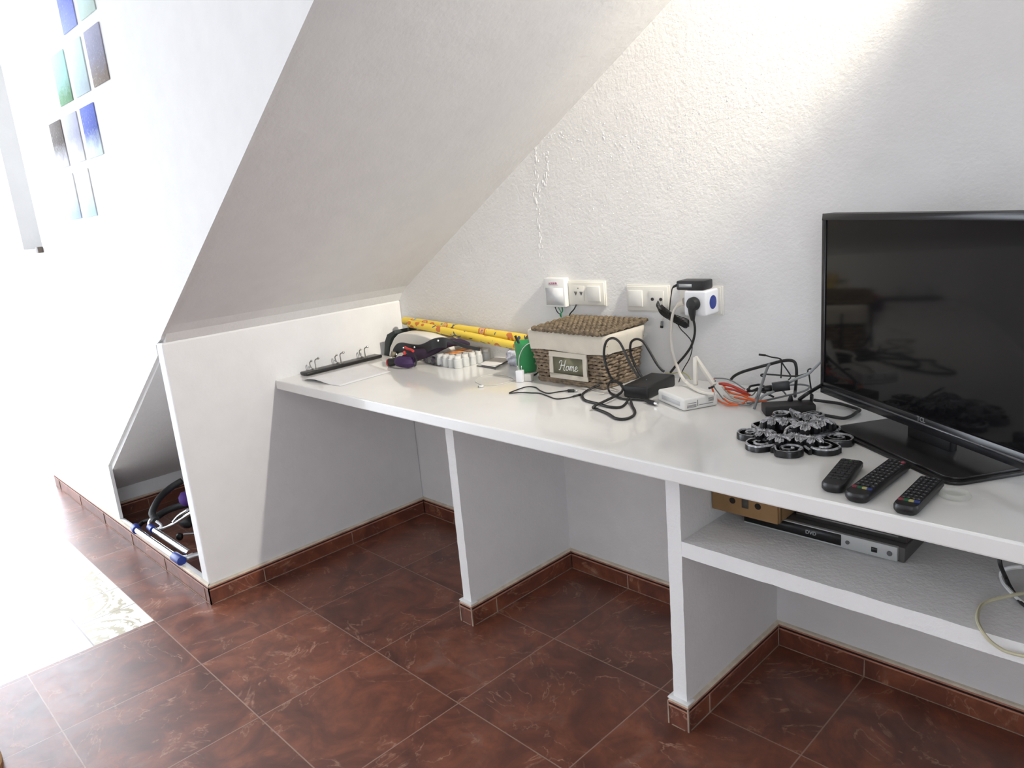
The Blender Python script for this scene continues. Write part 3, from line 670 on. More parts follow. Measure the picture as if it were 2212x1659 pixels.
# hand-drawn script lettering
lw = {}
ltrs = [[(-.06, .70), (.0, .88), (.14, .95), (.20, .86), (.17, .60), (.13, .30), (.06, .08), (-.04, .12)], [(.62, 1.0), (.55, .92), (.52, .70), (.48, .40), (.46, .14), (.54, .06), (.60, .12)], [(.10, .50), (.30, .53), (.54, .56)],
        [(.86, .50), (.74, .46), (.68, .28), (.74, .12), (.86, .12), (.94, .28), (.90, .46), (.84, .52), (.98, .44)],
        [(1.04, .14), (1.10, .48), (1.12, .48), (1.12, .12)], [(1.12, .34), (1.22, .52), (1.28, .46), (1.28, .12)], [(1.28, .34), (1.38, .52), (1.45, .46), (1.44, .18), (1.50, .10), (1.56, .18)],
        [(1.62, .30), (1.78, .36), (1.80, .48), (1.70, .54), (1.62, .40), (1.62, .20), (1.70, .08), (1.84, .16), (1.90, .24)]]
b = MB(); lw_ = (px1 - px0 - 2 * fw); sx = lw_ * .62 / 1.9; sz = (pz1 - pz0 - 2 * fw) * .66; ox = px0 + fw + lw_ * .19; oz = pz0 + fw + (pz1 - pz0 - 2 * fw) * .17
for i, l in enumerate(ltrs): b.tube(sm([(ox + (x + .18 * z) * sx, yp + .0024, oz + z * sz) for x, z in l], 5), .00135 if i < 3 else .0012, 6)
b.build('lettering', mat('white_paint', (.85, .84, .80), .6), bk)
b = MB(); p = aty(1160, 795, -.16); b.lathe([(.010, 0), (.010, .004), (.004, .006)], (bk_x0 - .004, -.135, H + .045), 16, axis=(-1, -.3, 0)); b.build('button', mat('cream_button', (.6, .55, .45), .5), bk)

# ================================================================== POWER SUPPLY AND ITS CORDS
bx = Vector((1.335, -.112, H)); ba = math.atan2(.150, -.035)   # long axis direction
pw = thing('power_supply', 'large black power brick with looping cords in front of the wall', 'power supply', (bx.x, bx.y, H))
q = [atz(1345, 862), atz(1392, 866), atz(1455, 838)]
e1 = (Vector((1.374, -.052, 0)) - Vector((1.388, -.196, 0))); BMx = frame((bx.x, bx.y, H + .0006), Vector((1.357, -.030, 0)) - Vector((1.375, -.196, 0)), Vector((-1, -.12, 0)))
b = MB(); b.M = BMx; b.box(-.082, -.040, 0, .082, .040, .036); b.build('body', mat('brick_black', (.009, .009, .010), .45), pw, bevel=.006, seg=3)
b = MB(); b.M = BMx; b.lathe([(.002, 0), (.002, .0006)], (-.01, .004, .0365), 8); b.build('indicator', mat('led_cyan', (.25, .55, .55), .4), pw)
def cP(pts, z=None, y=None):
    out = []
    for p in pts:
        u, v = c1(p[0], p[1])
        if len(p) > 2 and p[2] is not None: out.append(atz(u, v, p[2]))
        elif y is not None: out.append(aty(u, v, y))
        else: out.append(atz(u, v, z))
    return out
RC = .0037; zt = H + RC + .0006
b = MB(); b.tube(sm(cP([(1085, 1125, H + .02), (1030, 1085, H + .028), (985, 1060, H + .035)]) + cP([(935, 960), (905, 820), (925, 705), (985, 665), (1050, 700), (1105, 800), (1150, 900), (1200, 985), (1235, 1040)], y=-.178)), RC, 8); b.build('cord', MRUB, pw)
b = MB(); b.tube(sm(cP([(1265, 1035), (1205, 930), (1160, 810), (1163, 710), (1215, 675), (1280, 700), (1340, 790), (1400, 895), (1450, 962), (1480, 985)], y=-.095)), RC, 8); b.build('cord', MRUB, pw)
b = MB(); b.tube(sm(cP([(1075, 1100, H + .022), (1000, 1082, H + .02), (900, 1100, H + .016), (800, 1140, H + .010), (725, 1180, zt), (698, 1215, zt), (730, 1260, zt), (850, 1292, zt), (960, 1322, zt), (1060, 1325, zt), (1115, 1290, zt), (1140, 1240, H + .010)])), RC, 8); b.build('cord', MRUB, pw)
b = MB(); b.tube(sm(cP([(1010, 1075, H + .035), (1065, 1110, H + .03), (1085, 1155, H + .022), (1050, 1200, H + .016), (920, 1265, H + .013), (805, 1322, H + .011), (830, 1340, zt), (940, 1385, zt), (1020, 1432, zt), (1110, 1438, zt), (1180, 1410, zt), (1203, 1370, zt), (1175, 1310, zt), (1158, 1250, H + .010)])), RC, 8); b.build('cord', MRUB, pw)
b = MB(); b.tube(sm(cP([(980, 1060, H + .05), (945, 1120, H + .03), (960, 1180, zt), (1010, 1215, zt), (1090, 1245, zt), (1200, 1252, zt), (1300, 1260, zt)])), RC * .85, 8)
pe = cP([(1300, 1262, H + .007), (1335, 1270, H + .007), (1395, 1287, H + .007)]); b.tube(pe, [.004, .0062, .0062], 10); b.build('output_lead', MRUB, pw)
b = MB(); b.tube(cP([(1395, 1287, H + .007), (1420, 1293, H + .007)]), .0056, 12); b.build('connector_tip', MCHR, pw)

# ================================================================== ROUTER
RMx = frame((1.494, -.165, H + .0006), Vector((.126, -.062, 0)), Vector((.05, .10, 0)))
rt = thing('router', 'white router with side vents and two antennas on the worktop', 'router', (1.494, -.165, H))
b = MB(); b.M = RMx; b.box(-.067, -.052, 0, .067, .052, .033); b.build('case', mat('router_white', (.80, .79, .76), .35), rt, bevel=.006, seg=3)
b = MB(); b.M = RMx
for x_ in (0.0671,):
    b.box(x_, -.040, .018, x_ + .0005, -.014, .0192); b.box(x_, -.006, .010, x_ + .0005, .036, .0115); b.box(x_, -.011, .008, x_ + .0005, -.009, .025)
    for k in range(4): b.box(x_, .022, .016 + k * .0028, x_ + .0005, .038, .0172 + k * .0028)
    for k in range(3): b.box(x_, -.042, .007 + k * .0028, x_ + .0005, -.014, .0082 + k * .0028)
b.build('vent', mat('vent_grey', (.20, .19, .19), .6), rt)
b = MB(); b.M = RMx; b.box(-.045, -.0525, .010, .050, -.052, .022); b.build('side_panel', mat('router_grey', (.60, .60, .60), .5), rt)
MANT = mat('antenna_white', (.74, .71, .64), .4)
b = MB(); a0 = aty(1503, 832, -.085); a1 = aty(1501, 772, -.06); b.tube([a0, a1], [.0072, .0062], 4); b.build('antenna', MANT, rt, bevel=.001)
b = MB(); a0 = aty(1543, 832, -.075); a1 = aty(1502, 771, -.05); b.tube([a0, a1], [.0080, .0066], 4); b.build('antenna', MANT, rt, bevel=.001)
# white lead from the cube to the router
wl = thing('white_lead', 'thick white lead from the cube adapter down to the router', 'cable', atw(*c1(1650, 320), .05))
b = MB(); b.tube(aw([(1675, 318), (1640, 330), (1610, 355)], [.05]), [.012, .009, .006], 12); b.build('plug', mat('cream_plastic', (.72, .66, .58), .45), wl)
b = MB(); b.tube(sm(aw([(1620, 345), (1588, 380), (1560, 450), (1548, 560), (1546, 680), (1560, 800), (1590, 900)], [.05, .05, .05, .045, .045, .05, .06]) + cP([(1640, 1020, H + .062), (1700, 1095, H + .044), (1790, 1160, H + .040), (1880, 1190, H + .0385), (1960, 1200, H + .0385)])), .0044, 8)
b.build('lead', mat('cream_cable', (.76, .72, .64), .5), wl)
b = MB(); b.tube(sm(cP([(1490, 1000), (1560, 1002), (1640, 990), (1700, 1015), (1735, 1065)], y=.03)), .0014, 6); tag(b.build('yellow_lead', mat('yellow_cable', (.48, .46, .14), .5)), 'thin yellow cable behind the router', 'cable')

# ================================================================== CABLE TANGLE
c5 = lambda x, y: (1480 + x / 5.267, 740 + y / 5.267)
def c5y(pts, y): return [aty(*c5(*p), y) for p in pts]
def c5z(pts): return [atz(*c5(p[0], p[1]), p[2]) for p in pts]
b = MB()
b.tube(sm(c5y([(515, 430), (560, 380), (650, 335), (800, 290), (950, 250), (1080, 215), (1180, 202), (1240, 218), (1262, 270), (1268, 350), (1262, 450), (1252, 560)], .02) + c5z([(1250, 610, H + .03)])), .0042, 8)
tag(b.build('thick_black_cable', MRUB), 'thick black cable arching high against the wall', 'cable')
b = MB(); b.tube(sm(c5y([(842, 138), (900, 142), (980, 165), (1085, 187), (1097, 250), (1094, 330), (1090, 405)], .0)), .0021, 6); b.tube(c5y([(842, 137), (915, 145)], .0), .0032, 6)
b.tube(sm(c5y([(1080, 190), (1100, 225), (1130, 270), (1200, 380), (1175, 425)], .004)), .0019, 6); tag(b.build('thin_black_lead', MRUB), 'thin black lead with free end sticking up and left', 'cable')
b = MB(); b.tube(sm(c5y([(885, 385), (862, 375), (885, 360), (1000, 366), (1150, 378), (1280, 380), (1400, 345), (1480, 290), (1560, 205)], -.02)), .0023, 6)
b.tube(sm(c5y([(1400, 350), (1396, 315), (1425, 298), (1445, 315)], -.024)), .0020, 6); b.tube(sm(c5y([(1408, 350), (1420, 440), (1438, 560)], -.03) + c5z([(1440, 640, H + .03)])), .0020, 6)
b.tube(c5z([(1440, 600, H + .045), (1440, 660, H + .02)]), .0045, 8); tag(b.build('black_audio_lead', MRUB), 'thin black lead running level to the television', 'cable')
b = MB(); b.tube(sm(c5z([(1300, 645, H + .025), (1400, 575, H + .055)]) + c5y([(1560, 480)], -.04)), .0046, 8); tag(b.build('black_video_cable', MRUB), 'thick black cable rising to the lower television corner', 'cable')
gt = thing('grey_cable', 'grey cable standing bent among the tangle', 'cable', atz(*c5(790, 750)))
b = MB(); b.tube(sm([aty(*c5(965, 240), -.06), aty(*c5(930, 300), -.07), aty(*c5(880, 450), -.10), aty(*c5(845, 570), -.125)] + c5z([(815, 665, H + .02), (785, 752, H + .004)])), .0038, 8)
b.tube(sm([aty(*c5(945, 260), -.06), aty(*c5(900, 400), -.09), aty(*c5(850, 520), -.115), aty(*c5(800, 640), -.14)]), .0026, 8); b.build('lead', MGREY, gt)
b = MB(); b.tube(sm(c5z([(850, 645, H + .015), (900, 600, H + .028), (1000, 560, H + .035)]) + c5y([(1100, 510), (1200, 445), (1280, 405), (1400, 355), (1470, 290), (1560, 200)], -.045)), .0036, 8); tag(b.build('grey_ribbon_cable', mat('light_grey_cable', (.32, .34, .34), .5)), 'light grey cable running up to the television edge', 'cable')
b = MB(); b.tube(sm(c5z([(1190, 485, H + .03), (1300, 477, H + .03), (1395, 490, H + .03), (1410, 510, H + .028), (1380, 540, H + .024), (1280, 575, H + .018), (1150, 605, H + .012), (1000, 640, H + .008), (850, 672, H + .006), (700, 690, H + .005)])), .0026, 8); b.tube(sm(c5z([(1060, 540, H + .03), (1110, 550, H + .02), (1145, 590, H + .008)])), .0022, 6)
tag(b.build('grey_looped_lead', MGREY), 'dark grey lead looping behind the set-top box', 'cable')
b = MB(); b.tube(sm(c5z([(720, 545, H + .03), (740, 500, H + .036), (800, 485, H + .036), (850, 480, H + .036), (900, 500, H + .036)])), .0030, 8); b.tube(sm(c5z([(700, 560, H + .02), (800, 545, H + .02), (880, 560, H + .02), (1010, 620, H + .006)])), .0030, 8)
b.tube(sm(c5z([(705, 530, H + .025), (760, 550, H + .022), (830, 520, H + .03)])), .0034, 8); tag(b.build('short_black_lead', MRUB), 'short black lead coiled left of the black converter', 'cable')
cv = thing('converter_block', 'small black converter block propped in the cable tangle', 'converter', atz(*c5(1080, 560)))
Ma = frame(c5z([(1085, 500, H + .045)])[0], Vector((.86, .5, .12)), Vector((-.1, .1, 1)))
b = MB(); b.M = Ma; b.box(-.020, -.011, -.014, .022, .012, .014); b.build('body', MBLK, cv, bevel=.0015)
b = MB(); b.M = Ma; b.box(-.040, -.008, -.010, -.021, .006, .010); b.tube([(-.055, -.002, 0), (-.040, -.002, 0)], .005, 8); b.build('connector', MRUB, cv)
og = thing('orange_cable_bundle', 'looped bundle of orange and grey cables beside the router', 'cable bundle', atz(*c5(500, 640)))
MOR = mat('orange_cable', (.72, .14, .04), .45); MOR2 = mat('red_orange_cable', (.48, .05, .03), .45); MCLC = mat('clear_cable', (.50, .46, .40), .4)
L1 = [[(330, 412, .045), (302, 470, .03), (320, 560, .012), (370, 650, .006), (480, 705, .005), (600, 712, .005)], [(330, 408, .047), (430, 415, .048), (510, 430, .045)],
      [(430, 480, .03), (520, 570, .02), (640, 600, .014), (780, 650, .010), (930, 670, .008)], [(480, 560, .018), (600, 590, .014), (720, 605, .012)], [(400, 470, .034), (540, 500, .030), (660, 560, .022), (740, 600, .012)],
      [(440, 640, .010), (520, 690, .005), (640, 700, .005), (720, 640, .008)], [(560, 620, .012), (660, 640, .01), (800, 665, .008)]]
b = MB()
for l in L1[:1] + L1[2:4] + L1[5:]: b.tube(sm(c5z([(x, y, H + z) for x, y, z in l])), .0026, 7)
b.build('orange_strand', MOR, og)
b = MB()
for l in (L1[4], [(385, 468, .036), (470, 470, .034), (600, 520, .027), (700, 570, .018)], [(450, 520, .028), (560, 540, .024), (700, 590, .014)]): b.tube(sm(c5z([(x, y, H + z) for x, y, z in l])), .0032, 7)
b.build('red_strand', MOR2, og)
b = MB()
for l in ([(345, 430, .045), (330, 500, .024), (385, 580, .012), (430, 640, .006)], [(330, 405, .050), (460, 412, .048), (560, 450, .040), (680, 530, .026)], [(430, 640, .006), (520, 680, .005), (700, 715, .005), (770, 680, .006)], [(700, 590, .014), (760, 600, .012), (800, 560, .02)]): b.tube(sm(c5z([(x, y, H + z) for x, y, z in l])), .0020, 6)
b.build('grey_strand', MGREY, og)
b = MB()
for l in ([(420, 500, .03), (470, 560, .018), (560, 640, .008), (700, 690, .005)], [(500, 600, .014), (640, 640, .008), (760, 640, .008)], [(440, 600, .014), (520, 650, .008), (640, 670, .006)]): b.tube(sm(c5z([(x, y, H + z) for x, y, z in l])), .0024, 6)
b.build('clear_strand', MCLC, og)
b = MB(); b.tube(sm(c5z([(268, 520, .034 + H), (295, 512, .036 + H), (320, 500, .036 + H)])), .0032, 6); tag(b.build('cable_stub', MBLKM), 'short dark cable end poking out behind the router', 'cable')
# set-top box and its cable
sb = thing('set_top_box', 'small matte black set-top box behind the scroll trivets', 'set-top box', (1.785, -.128, H))
BL = atz(1653, 900, H); BR = atz(1763, 895, H); dx_ = (BR - BL).normalized()
Ms = frame(BL + Vector((0, 0, .0006)), dx_, Vector((-dx_.y, dx_.x, 0))); Wb = (BR - BL).length
b = MB(); b.M = Ms; b.box(0, 0, 0, Wb, .050, .024); b.build('case', mat('box_black', (.018, .016, .016), .6), sb, bevel=.003)
b = MB(); b.M = Ms; b.tube([(Wb * .58, .045, .024), (Wb * .58, .040, .038)], [.0075, .004], 8); b.build('socket_hood', MBLKM, sb)
b = MB(); b.tube(sm(c5z([(1470, 655, H + .012), (1600, 672, H + .0052), (1750, 692, H + .0052), (1900, 735, H + .0052), (1985, 765, H + .006), (1955, 790, H + .0052), (1890, 835, H + .0052), (1800, 860, H + .0052), (1650, 838, H + .0052), (1480, 812, H + .012)])), .0040, 8)
tag(b.build('curled_black_cable', MRUB), 'black cable curling on the worktop under the television', 'cable')

# ================================================================== CUP, CHARGER, LEADS
cp = thing('green_cup', 'green plastic cup holding a pen beside the basket', 'cup', (.800, -.072, H)); MGR = mat('green_plastic', (.045, .33, .11), .45, var=.12, vscale=12)
b = MB(); n = 28; pr = [(.030, .0006), (.0325, .004), (.0385, .104), (.037, .104), (.031, .006), (.001, .0055)]
vs = [(.800 + r * math.cos(2 * PI * j / n), -.072 + r * math.sin(2 * PI * j / n), H + z) for r, z in pr for j in range(n)]
fs = [tuple(range(n))[::-1]] + [(i * n + j, i * n + (j + 1) % n, (i + 1) * n + (j + 1) % n, (i + 1) * n + j) for i in range(len(pr) - 1) for j in range(n)]
b.add(vs, fs); b.build('cup_wall', MGR, cp)
pn = thing('pen', 'black pen leaning in the green cup', 'pen', (.79, -.07, H + .01))
b = MB(); b.tube([Vector((.812, -.066, H + .012)), Vector((.774, -.092, H + .126))], .0042, 8); b.build('barrel', MBLK, pn)
ch = thing('usb_charger', 'white wall charger with a thin lead beside the green cup', 'charger', (.868, -.165, H))
pc = atz(1121, 826); CMx = rotz((pc.x, pc.y + .008, H + .0005), .4)
b = MB(); b.M = CMx; b.box(-.0115, -.0105, 0, .0115, .0105, .038); b.build('body', mat('charger_white', (.86, .86, .88), .35), ch, bevel=.002)
b = MB(); b.M = CMx
for x_ in (-.007, .007): b.tube([(x_, 0, .038), (x_, 0, .053)], .0017, 8)
b.build('pin', MSIL, ch)
p = [CMx @ Vector((-.003, 0, .036)), aty(1121, 775, -.15), aty(1127, 757, -.15), aty(1137, 745, -.15), aty(1150, 740, -.15), aty(1163, 742, -.155)]
b = MB(); b.tube(sm(p), .0015, 6); b.build('lead', MWP, ch)
pc2 = atz(1139, 824); b = MB(); b.M = rotz((pc2.x, pc2.y + .01, H + .0005), .3); b.box(-.012, -.011, 0, .012, .011, .024)
tag(b.build('white_plug', MIV, bevel=.002), 'small cream plug standing right of the white charger', 'plug')
wc = thing('white_usb_lead', 'thin white lead lying in a loop on the worktop', 'cable', atz(1075, 820)); c9 = lambda x, y: (930 + x / 9.217, 740 + y / 9.217)
b = MB(); b.tube(sm([atz(*c9(x, y), H + .0018) for x, y in [(1680, 745), (1600, 690), (1400, 640), (1200, 640), (1020, 680), (920, 735), (905, 780), (960, 815), (1050, 850)]]), .0013, 6)
b.tube(sm([atz(*c9(x, y), H + .0018) for x, y in [(1050, 855), (1250, 850), (1450, 815), (1600, 770), (1680, 748)]]), .0013, 6); b.build('lead', mat('cream_lead', (.66, .64, .58), .5), wc)
b = MB(); b.tube([atz(*c9(965, 876), H + .004), atz(*c9(1055, 868), H + .004)], .0035, 8); b.build('plug', MWP, wc); b = MB(); b.tube([atz(*c9(948, 880), H + .004), atz(*c9(968, 876), H + .004)], .0026, 8); b.build('contact', MGREY, wc)
bu = thing('black_usb_lead', 'thin black lead with two plugs lying before the basket', 'cable', atz(1180, 850))
b = MB(); zz = H + .0024
b.tube(sm([atz(*c1(x, y), zz) for x, y in [(570, 1165), (460, 1180), (370, 1192), (300, 1168), (250, 1135), (170, 1130), (100, 1150), (20, 1180), (0, 1190), (30, 1190), (120, 1184), (210, 1188), (290, 1192), (360, 1215), (450, 1245), (560, 1235), (620, 1220)]]), .0018, 6)
b.build('lead', MRUB, bu)
b = MB(); b.tube([atz(*c1(560, 1168), H + .005), atz(*c1(620, 1168), H + .005)], .0046, 8); b.build('plug', MRUB, bu); b = MB(); b.tube([atz(*c1(620, 1168), H + .005), atz(*c1(656, 1168), H + .005)], .0034, 4); b.build('contact', MSIL, bu)
b = MB(); b.tube([atz(*c1(610, 1222), H + .004), atz(*c1(685, 1204), H + .004)], [.0028, .0036], 8); b.build('plug', MRUB, bu)
bl = MB(); bl.tube(sm([atz(*c9(2045, 655), H + .003), atz(*c9(2110, 620), H + .005), atz(*c9(2175, 560), H + .014)]), [.0028] * 7 + [.0022] * 6, 6); tag(bl.build('dark_lead_end', MBLKM), 'short dark lead end at the left foot of the basket', 'cable')

# papers in the middle, bundle of small printed slips
MPP = mat('paper_white', (.80, .79, .79), .8, var=.03, vscale=15); MPR = mat('printed_paper', (.58, .58, .66), .8, var=.4, vscale=60)
def sheet(name, pix, label, m, z=H, lift=None, th=.0012, group=None):
    P = [atz(u, v, z + .001) for u, v in pix]; b = MB(); n = 8; vs = []
    for i in range(n + 1):
        for j in range(n + 1):
            s, t = i / n, j / n; p = P[0] * (1 - s) * (1 - t) + P[1] * s * (1 - t) + P[2] * s * t + P[3] * (1 - s) * t
            p.z = z + .0012 + (lift(s, t) if lift else 0); vs.append(p)
    fs = [(i * (n + 1) + j, (i + 1) * (n + 1) + j, (i + 1) * (n + 1) + j + 1, i * (n + 1) + j + 1) for i in range(n) for j in range(n)]
    b.add(vs, fs); o = b.build(name, m); md = o.modifiers.new('t', 'SOLIDIFY'); md.thickness = .0005; return tag(o, label, 'paper', group)
sheet('paper_sheet', [(652, 821), (735, 834), (845, 803), (790, 784)], 'large white paper sheet with a bent corner before the hook rail', MPP, lift=lambda s, t: .010 * max(0, (1 - t) * math.sin(s * PI * 1.35 + .2)) * (1 if s > .0 else 1))
sheet('folded_paper', [(1033, 789), (1070, 797), (1105, 778), (1078, 768)], 'small white folded paper left of the green cup', MPP, lift=lambda s, t: .004 + .003 * s)
b = MB(); P = [atz(1030, 790, H + .002), atz(1070, 797, H + .002)]; b.tube(P, .0016, 6); tag(b.build('pencil_lead', mat('slate', (.09, .085, .10), .5)), 'thin dark stick at the front edge of the folded paper', 'stick')
b = MB(); n = 12
for i in range(n):
    for j in range(n): pass
cr = []
for i in range(10):
    for j in range(8):
        a = 2 * PI * i / 10; rr = .034 * (.5 + .5 * math.sin(PI * (j + .5) / 8)) * random.uniform(.8, 1.2); cr.append((.655 + rr * math.cos(a) * (1 - .25 * j / 8), .0 - .03 + rr * .7 * math.sin(a), H + .001 + .058 * j / 7))
fs = [(i * 8 + j, ((i + 1) % 10) * 8 + j, ((i + 1) % 10) * 8 + j + 1, i * 8 + j + 1) for i in range(10) for j in range(7)] + [tuple(i * 8 + 7 for i in range(10)), tuple(i * 8 for i in range(10))[::-1]]
b.add([(x + .03, y + .008, z) for x, y, z in cr], fs); tag(b.build('crumpled_paper', MPR, smooth=False), 'crumpled printed paper standing between jar pack and green cup', 'paper')

# ================================================================== JAR PACK
jp = thing('jar_pack', 'clear wrapped pack of white jars with orange label', 'jar pack', (.47, -.06, H))
J0 = Vector((.402, -.158, 0)); J1 = Vector((.534, -.160, 0)); J2 = Vector((.560, .000, 0))
Mj = frame((.402, -.160, H + .0006), (1, -.02, 0), (.10, 1, 0)); MJ = mat('jar_white', (.72, .73, .72), .35, var=.08, vscale=40); MJC = mat('jar_cap', (.78, .77, .74), .4)
jl = []
b0 = MB(); b0.M = Mj; b0.lathe([(.0145, 0), (.0155, .003), (.0155, .030), (.012, .034)], (.017, .017, 0), 16); j_ = b0.build('jar', MJ, jp)
c_ = MB(); c_.M = Mj; c_.lathe([(.0125, .0340), (.0125, .043), (.011, .0445)], (.017, .017, 0), 16); k_ = c_.build('jar_cap', MJC, j_)
for ix in range(4):
    for iy in range(5):
        if ix or iy:
            d = (Mj.to_3x3() @ Vector((ix * .0335, iy * .0335, 0))); o = j_.copy(); COL.objects.link(o); o.parent = jp; o.location = d
            o2 = k_.copy(); COL.objects.link(o2); o2.parent = o; o2.location = (0, 0, 0)
b = MB(); b.M = Mj; b.box(.022, .030, .0455, .085, .145, .0463); b.build('label_card', [mat('orange_card', (.80, .30, .07), .5, var=.25, vscale=30)], jp)
b = MB(); b.M = Mj; b.box(.060, .080, .0464, .100, .158, .0470); b.build('photo_card', [mat('brown_card', (.35, .20, .12), .5, var=.6, vscale=50)], jp)
MFILM = mat('wrap_film', (.9, .9, .9), .12, trans=1.0, alpha=.22)
b = MB(); b.M = Mj; b.prism(rrect(-.002, -.002, .137, .170, .014), 0.0002, .0478); b.build('film', MFILM, jp, bevel=.003)
# dark wrapper beside it
gl = MB(); p = atz(935, 790); vs = []
for i in range(9):
    for j in range(5):
        s, t = i / 8, j / 4; q = atz(915 + 38 * s, 782 + 10 * s - 16 * t * (1 - .3 * s), H + .002); q.z = H + .002 + .026 * math.sin(PI * t) * math.sin(PI * (.15 + .75 * s)) + random.uniform(0, .004); vs.append(q)
gl.add(vs, [(i * 5 + j, (i + 1) * 5 + j, (i + 1) * 5 + j + 1, i * 5 + j + 1) for i in range(8) for j in range(4)])
o = gl.build('foil_wrapper', mat('dark_foil', (.045, .035, .07), .25, var=.8, vscale=60), smooth=False); md = o.modifiers.new('t', 'SOLIDIFY'); md.thickness = .001; tag(o, 'small crumpled dark glossy wrapper before the jar pack', 'wrapper')

# ================================================================== UMBRELLA
um = thing('folded_umbrella', 'folded dark purple umbrella with black strap and red handle end', 'umbrella', (.36, -.18, H))
MPU = mat('purple_cloth', (.030, .015, .036), .8, var=.25, vscale=30); MPU2 = mat('purple_bright', (.040, .014, .075), .7, var=.2); MRD = mat('red_plastic', (.55, .04, .035), .45)
c8 = lambda x, y: (820 + x / 11.642, 690 + y / 11.642)
def g8(x, y, z): return atz(*c8(x, y), z)
def gy(x, y, yy): return aty(*c8(x, y), yy)
b = MB(); b.tube(sm([gy(600, 1010, -.215), gy(800, 960, -.200), gy(1000, 870, -.180), gy(1350, 740, -.150), gy(1700, 600, -.115), gy(2000, 575, -.085), gy(2250, 630, -.070)], 3), [.016, .020, .021, .022, .022, .023, .0235, .0235, .023, .022, .020, .0185, .017, .0155, .014, .013, .012, .010, .007], 10)
b.build('canopy', MPU, um)
b = MB(); b.tube(sm([g8(440, 1060, H + .022), g8(560, 1065, H + .024), g8(700, 1080, H + .0235), g8(850, 1070, H + .022)], 3), [.014, .019, .0215, .022, .022, .022, .022, .021, .020, .017], 8); b.build('end_fold', MPU2, um)
b = MB(); b.tube([g8(250, 1080, H + .0165), g8(430, 1060, H + .020)], [.0155, .0145], 16); b.build('handle', MBLK, um)
b = MB(); a = g8(205, 1080, H + .0165); e = g8(255, 1080, H + .0165); b.tube([a, e], [.0130, .0150], 16); b.build('handle_cap', MRD, um)
b = MB()
for l, wd in (([(320, 900, -.235), (335, 760, -.225), (430, 620, -.215), (560, 585, -.205), (800, 625, -.195), (1000, 635, -.185), (1150, 585, -.178), (1350, 485, -.170), (1600, 455, -.150), (1850, 535, -.125), (2150, 640, -.110), (2500, 710, -.095)], .022),):
    P = sm([gy(*q) for q in l], 5); vs = []; nP = len(P)
    for i, q in enumerate(P):
        h3 = wd * (1.7 if 5 < i < 42 else .55); lo = q + Vector((.003, -.002, -h3)); vs += [q, lo, lo + Vector((-.001, .004, 0)), q + Vector((-.001, .004, 0))]
    fs = [(4 * i + k, 4 * i + 4 + k, 4 * i + 4 + (k + 1) % 4, 4 * i + (k + 1) % 4) for i in range(nP - 1) for k in range(4)] + [(0, 1, 2, 3), tuple(len(vs) - 4 + k for k in (3, 2, 1, 0))]
    b.add(vs, fs)
b.tube(sm([g8(860, 1150, H + .006), g8(900, 1150, H + .006), gy(925, 1000, -.225), gy(870, 880, -.222)], 4), .004, 6)
b.build('strap', mat('black_leather', (.010, .010, .011), .35), um)
for x, y, z in ((1470, 535, -.172), (875, 700, -.198), (425, 880, -.232), (600, 715, -.212)):
    q = gy(x, y, z); b = MB(); b.blob(q, .0042, .0042, .0042, 8); b.build('stud', MSIL, um)
b = MB(); b.tube(sm([gy(640, 700, -.216), gy(700, 740, -.220), gy(780, 760, -.222), gy(850, 800, -.224)], 4), .0050, 6); b.blob(gy(625, 845, -.236), .006, .006, .009, 8); b.build('red_clip', MRD, um)
b = MB(); b.tube([gy(335, 930, -.238), gy(360, 820, -.234)], [.010, .010], 4); b.build('buckle', mat('khaki', (.22, .19, .13), .6), um)

# ================================================================== WHITE CASE UNDER THE ROLLS
cs = thing('storage_case', 'white rounded case with dark end in the worktop corner', 'case', (.2, -.05, H)); MCS = mat('case_white', (.74, .71, .65), .5); MCG = mat('case_dark_green', (.02, .030, .030), .6)
z_t = H + .085
prf = [(.054, .0008), (.070, .040), (.104, .078), (.135, .098), (.170, .106), (.26, .1065), (.31, .102), (.36, .091), (.395, .074), (.405, .0008)]
b = MB(); b.prism([(x, H + z) for x, z in prf], -.125, -.010, axis='y'); b.build('shell', MCS, cs, bevel=.006, seg=3)
b = MB(); b.prism([(.012, H + .0008), (.030, H + .060), (.052, H + .090), (.105, H + .110), (.108, H + .096), (.075, H + .074), (.052, H + .030), (.050, H + .0008)], -.118, -.006, axis='y'); b.build('end_panel', MCG, cs, bevel=.001)

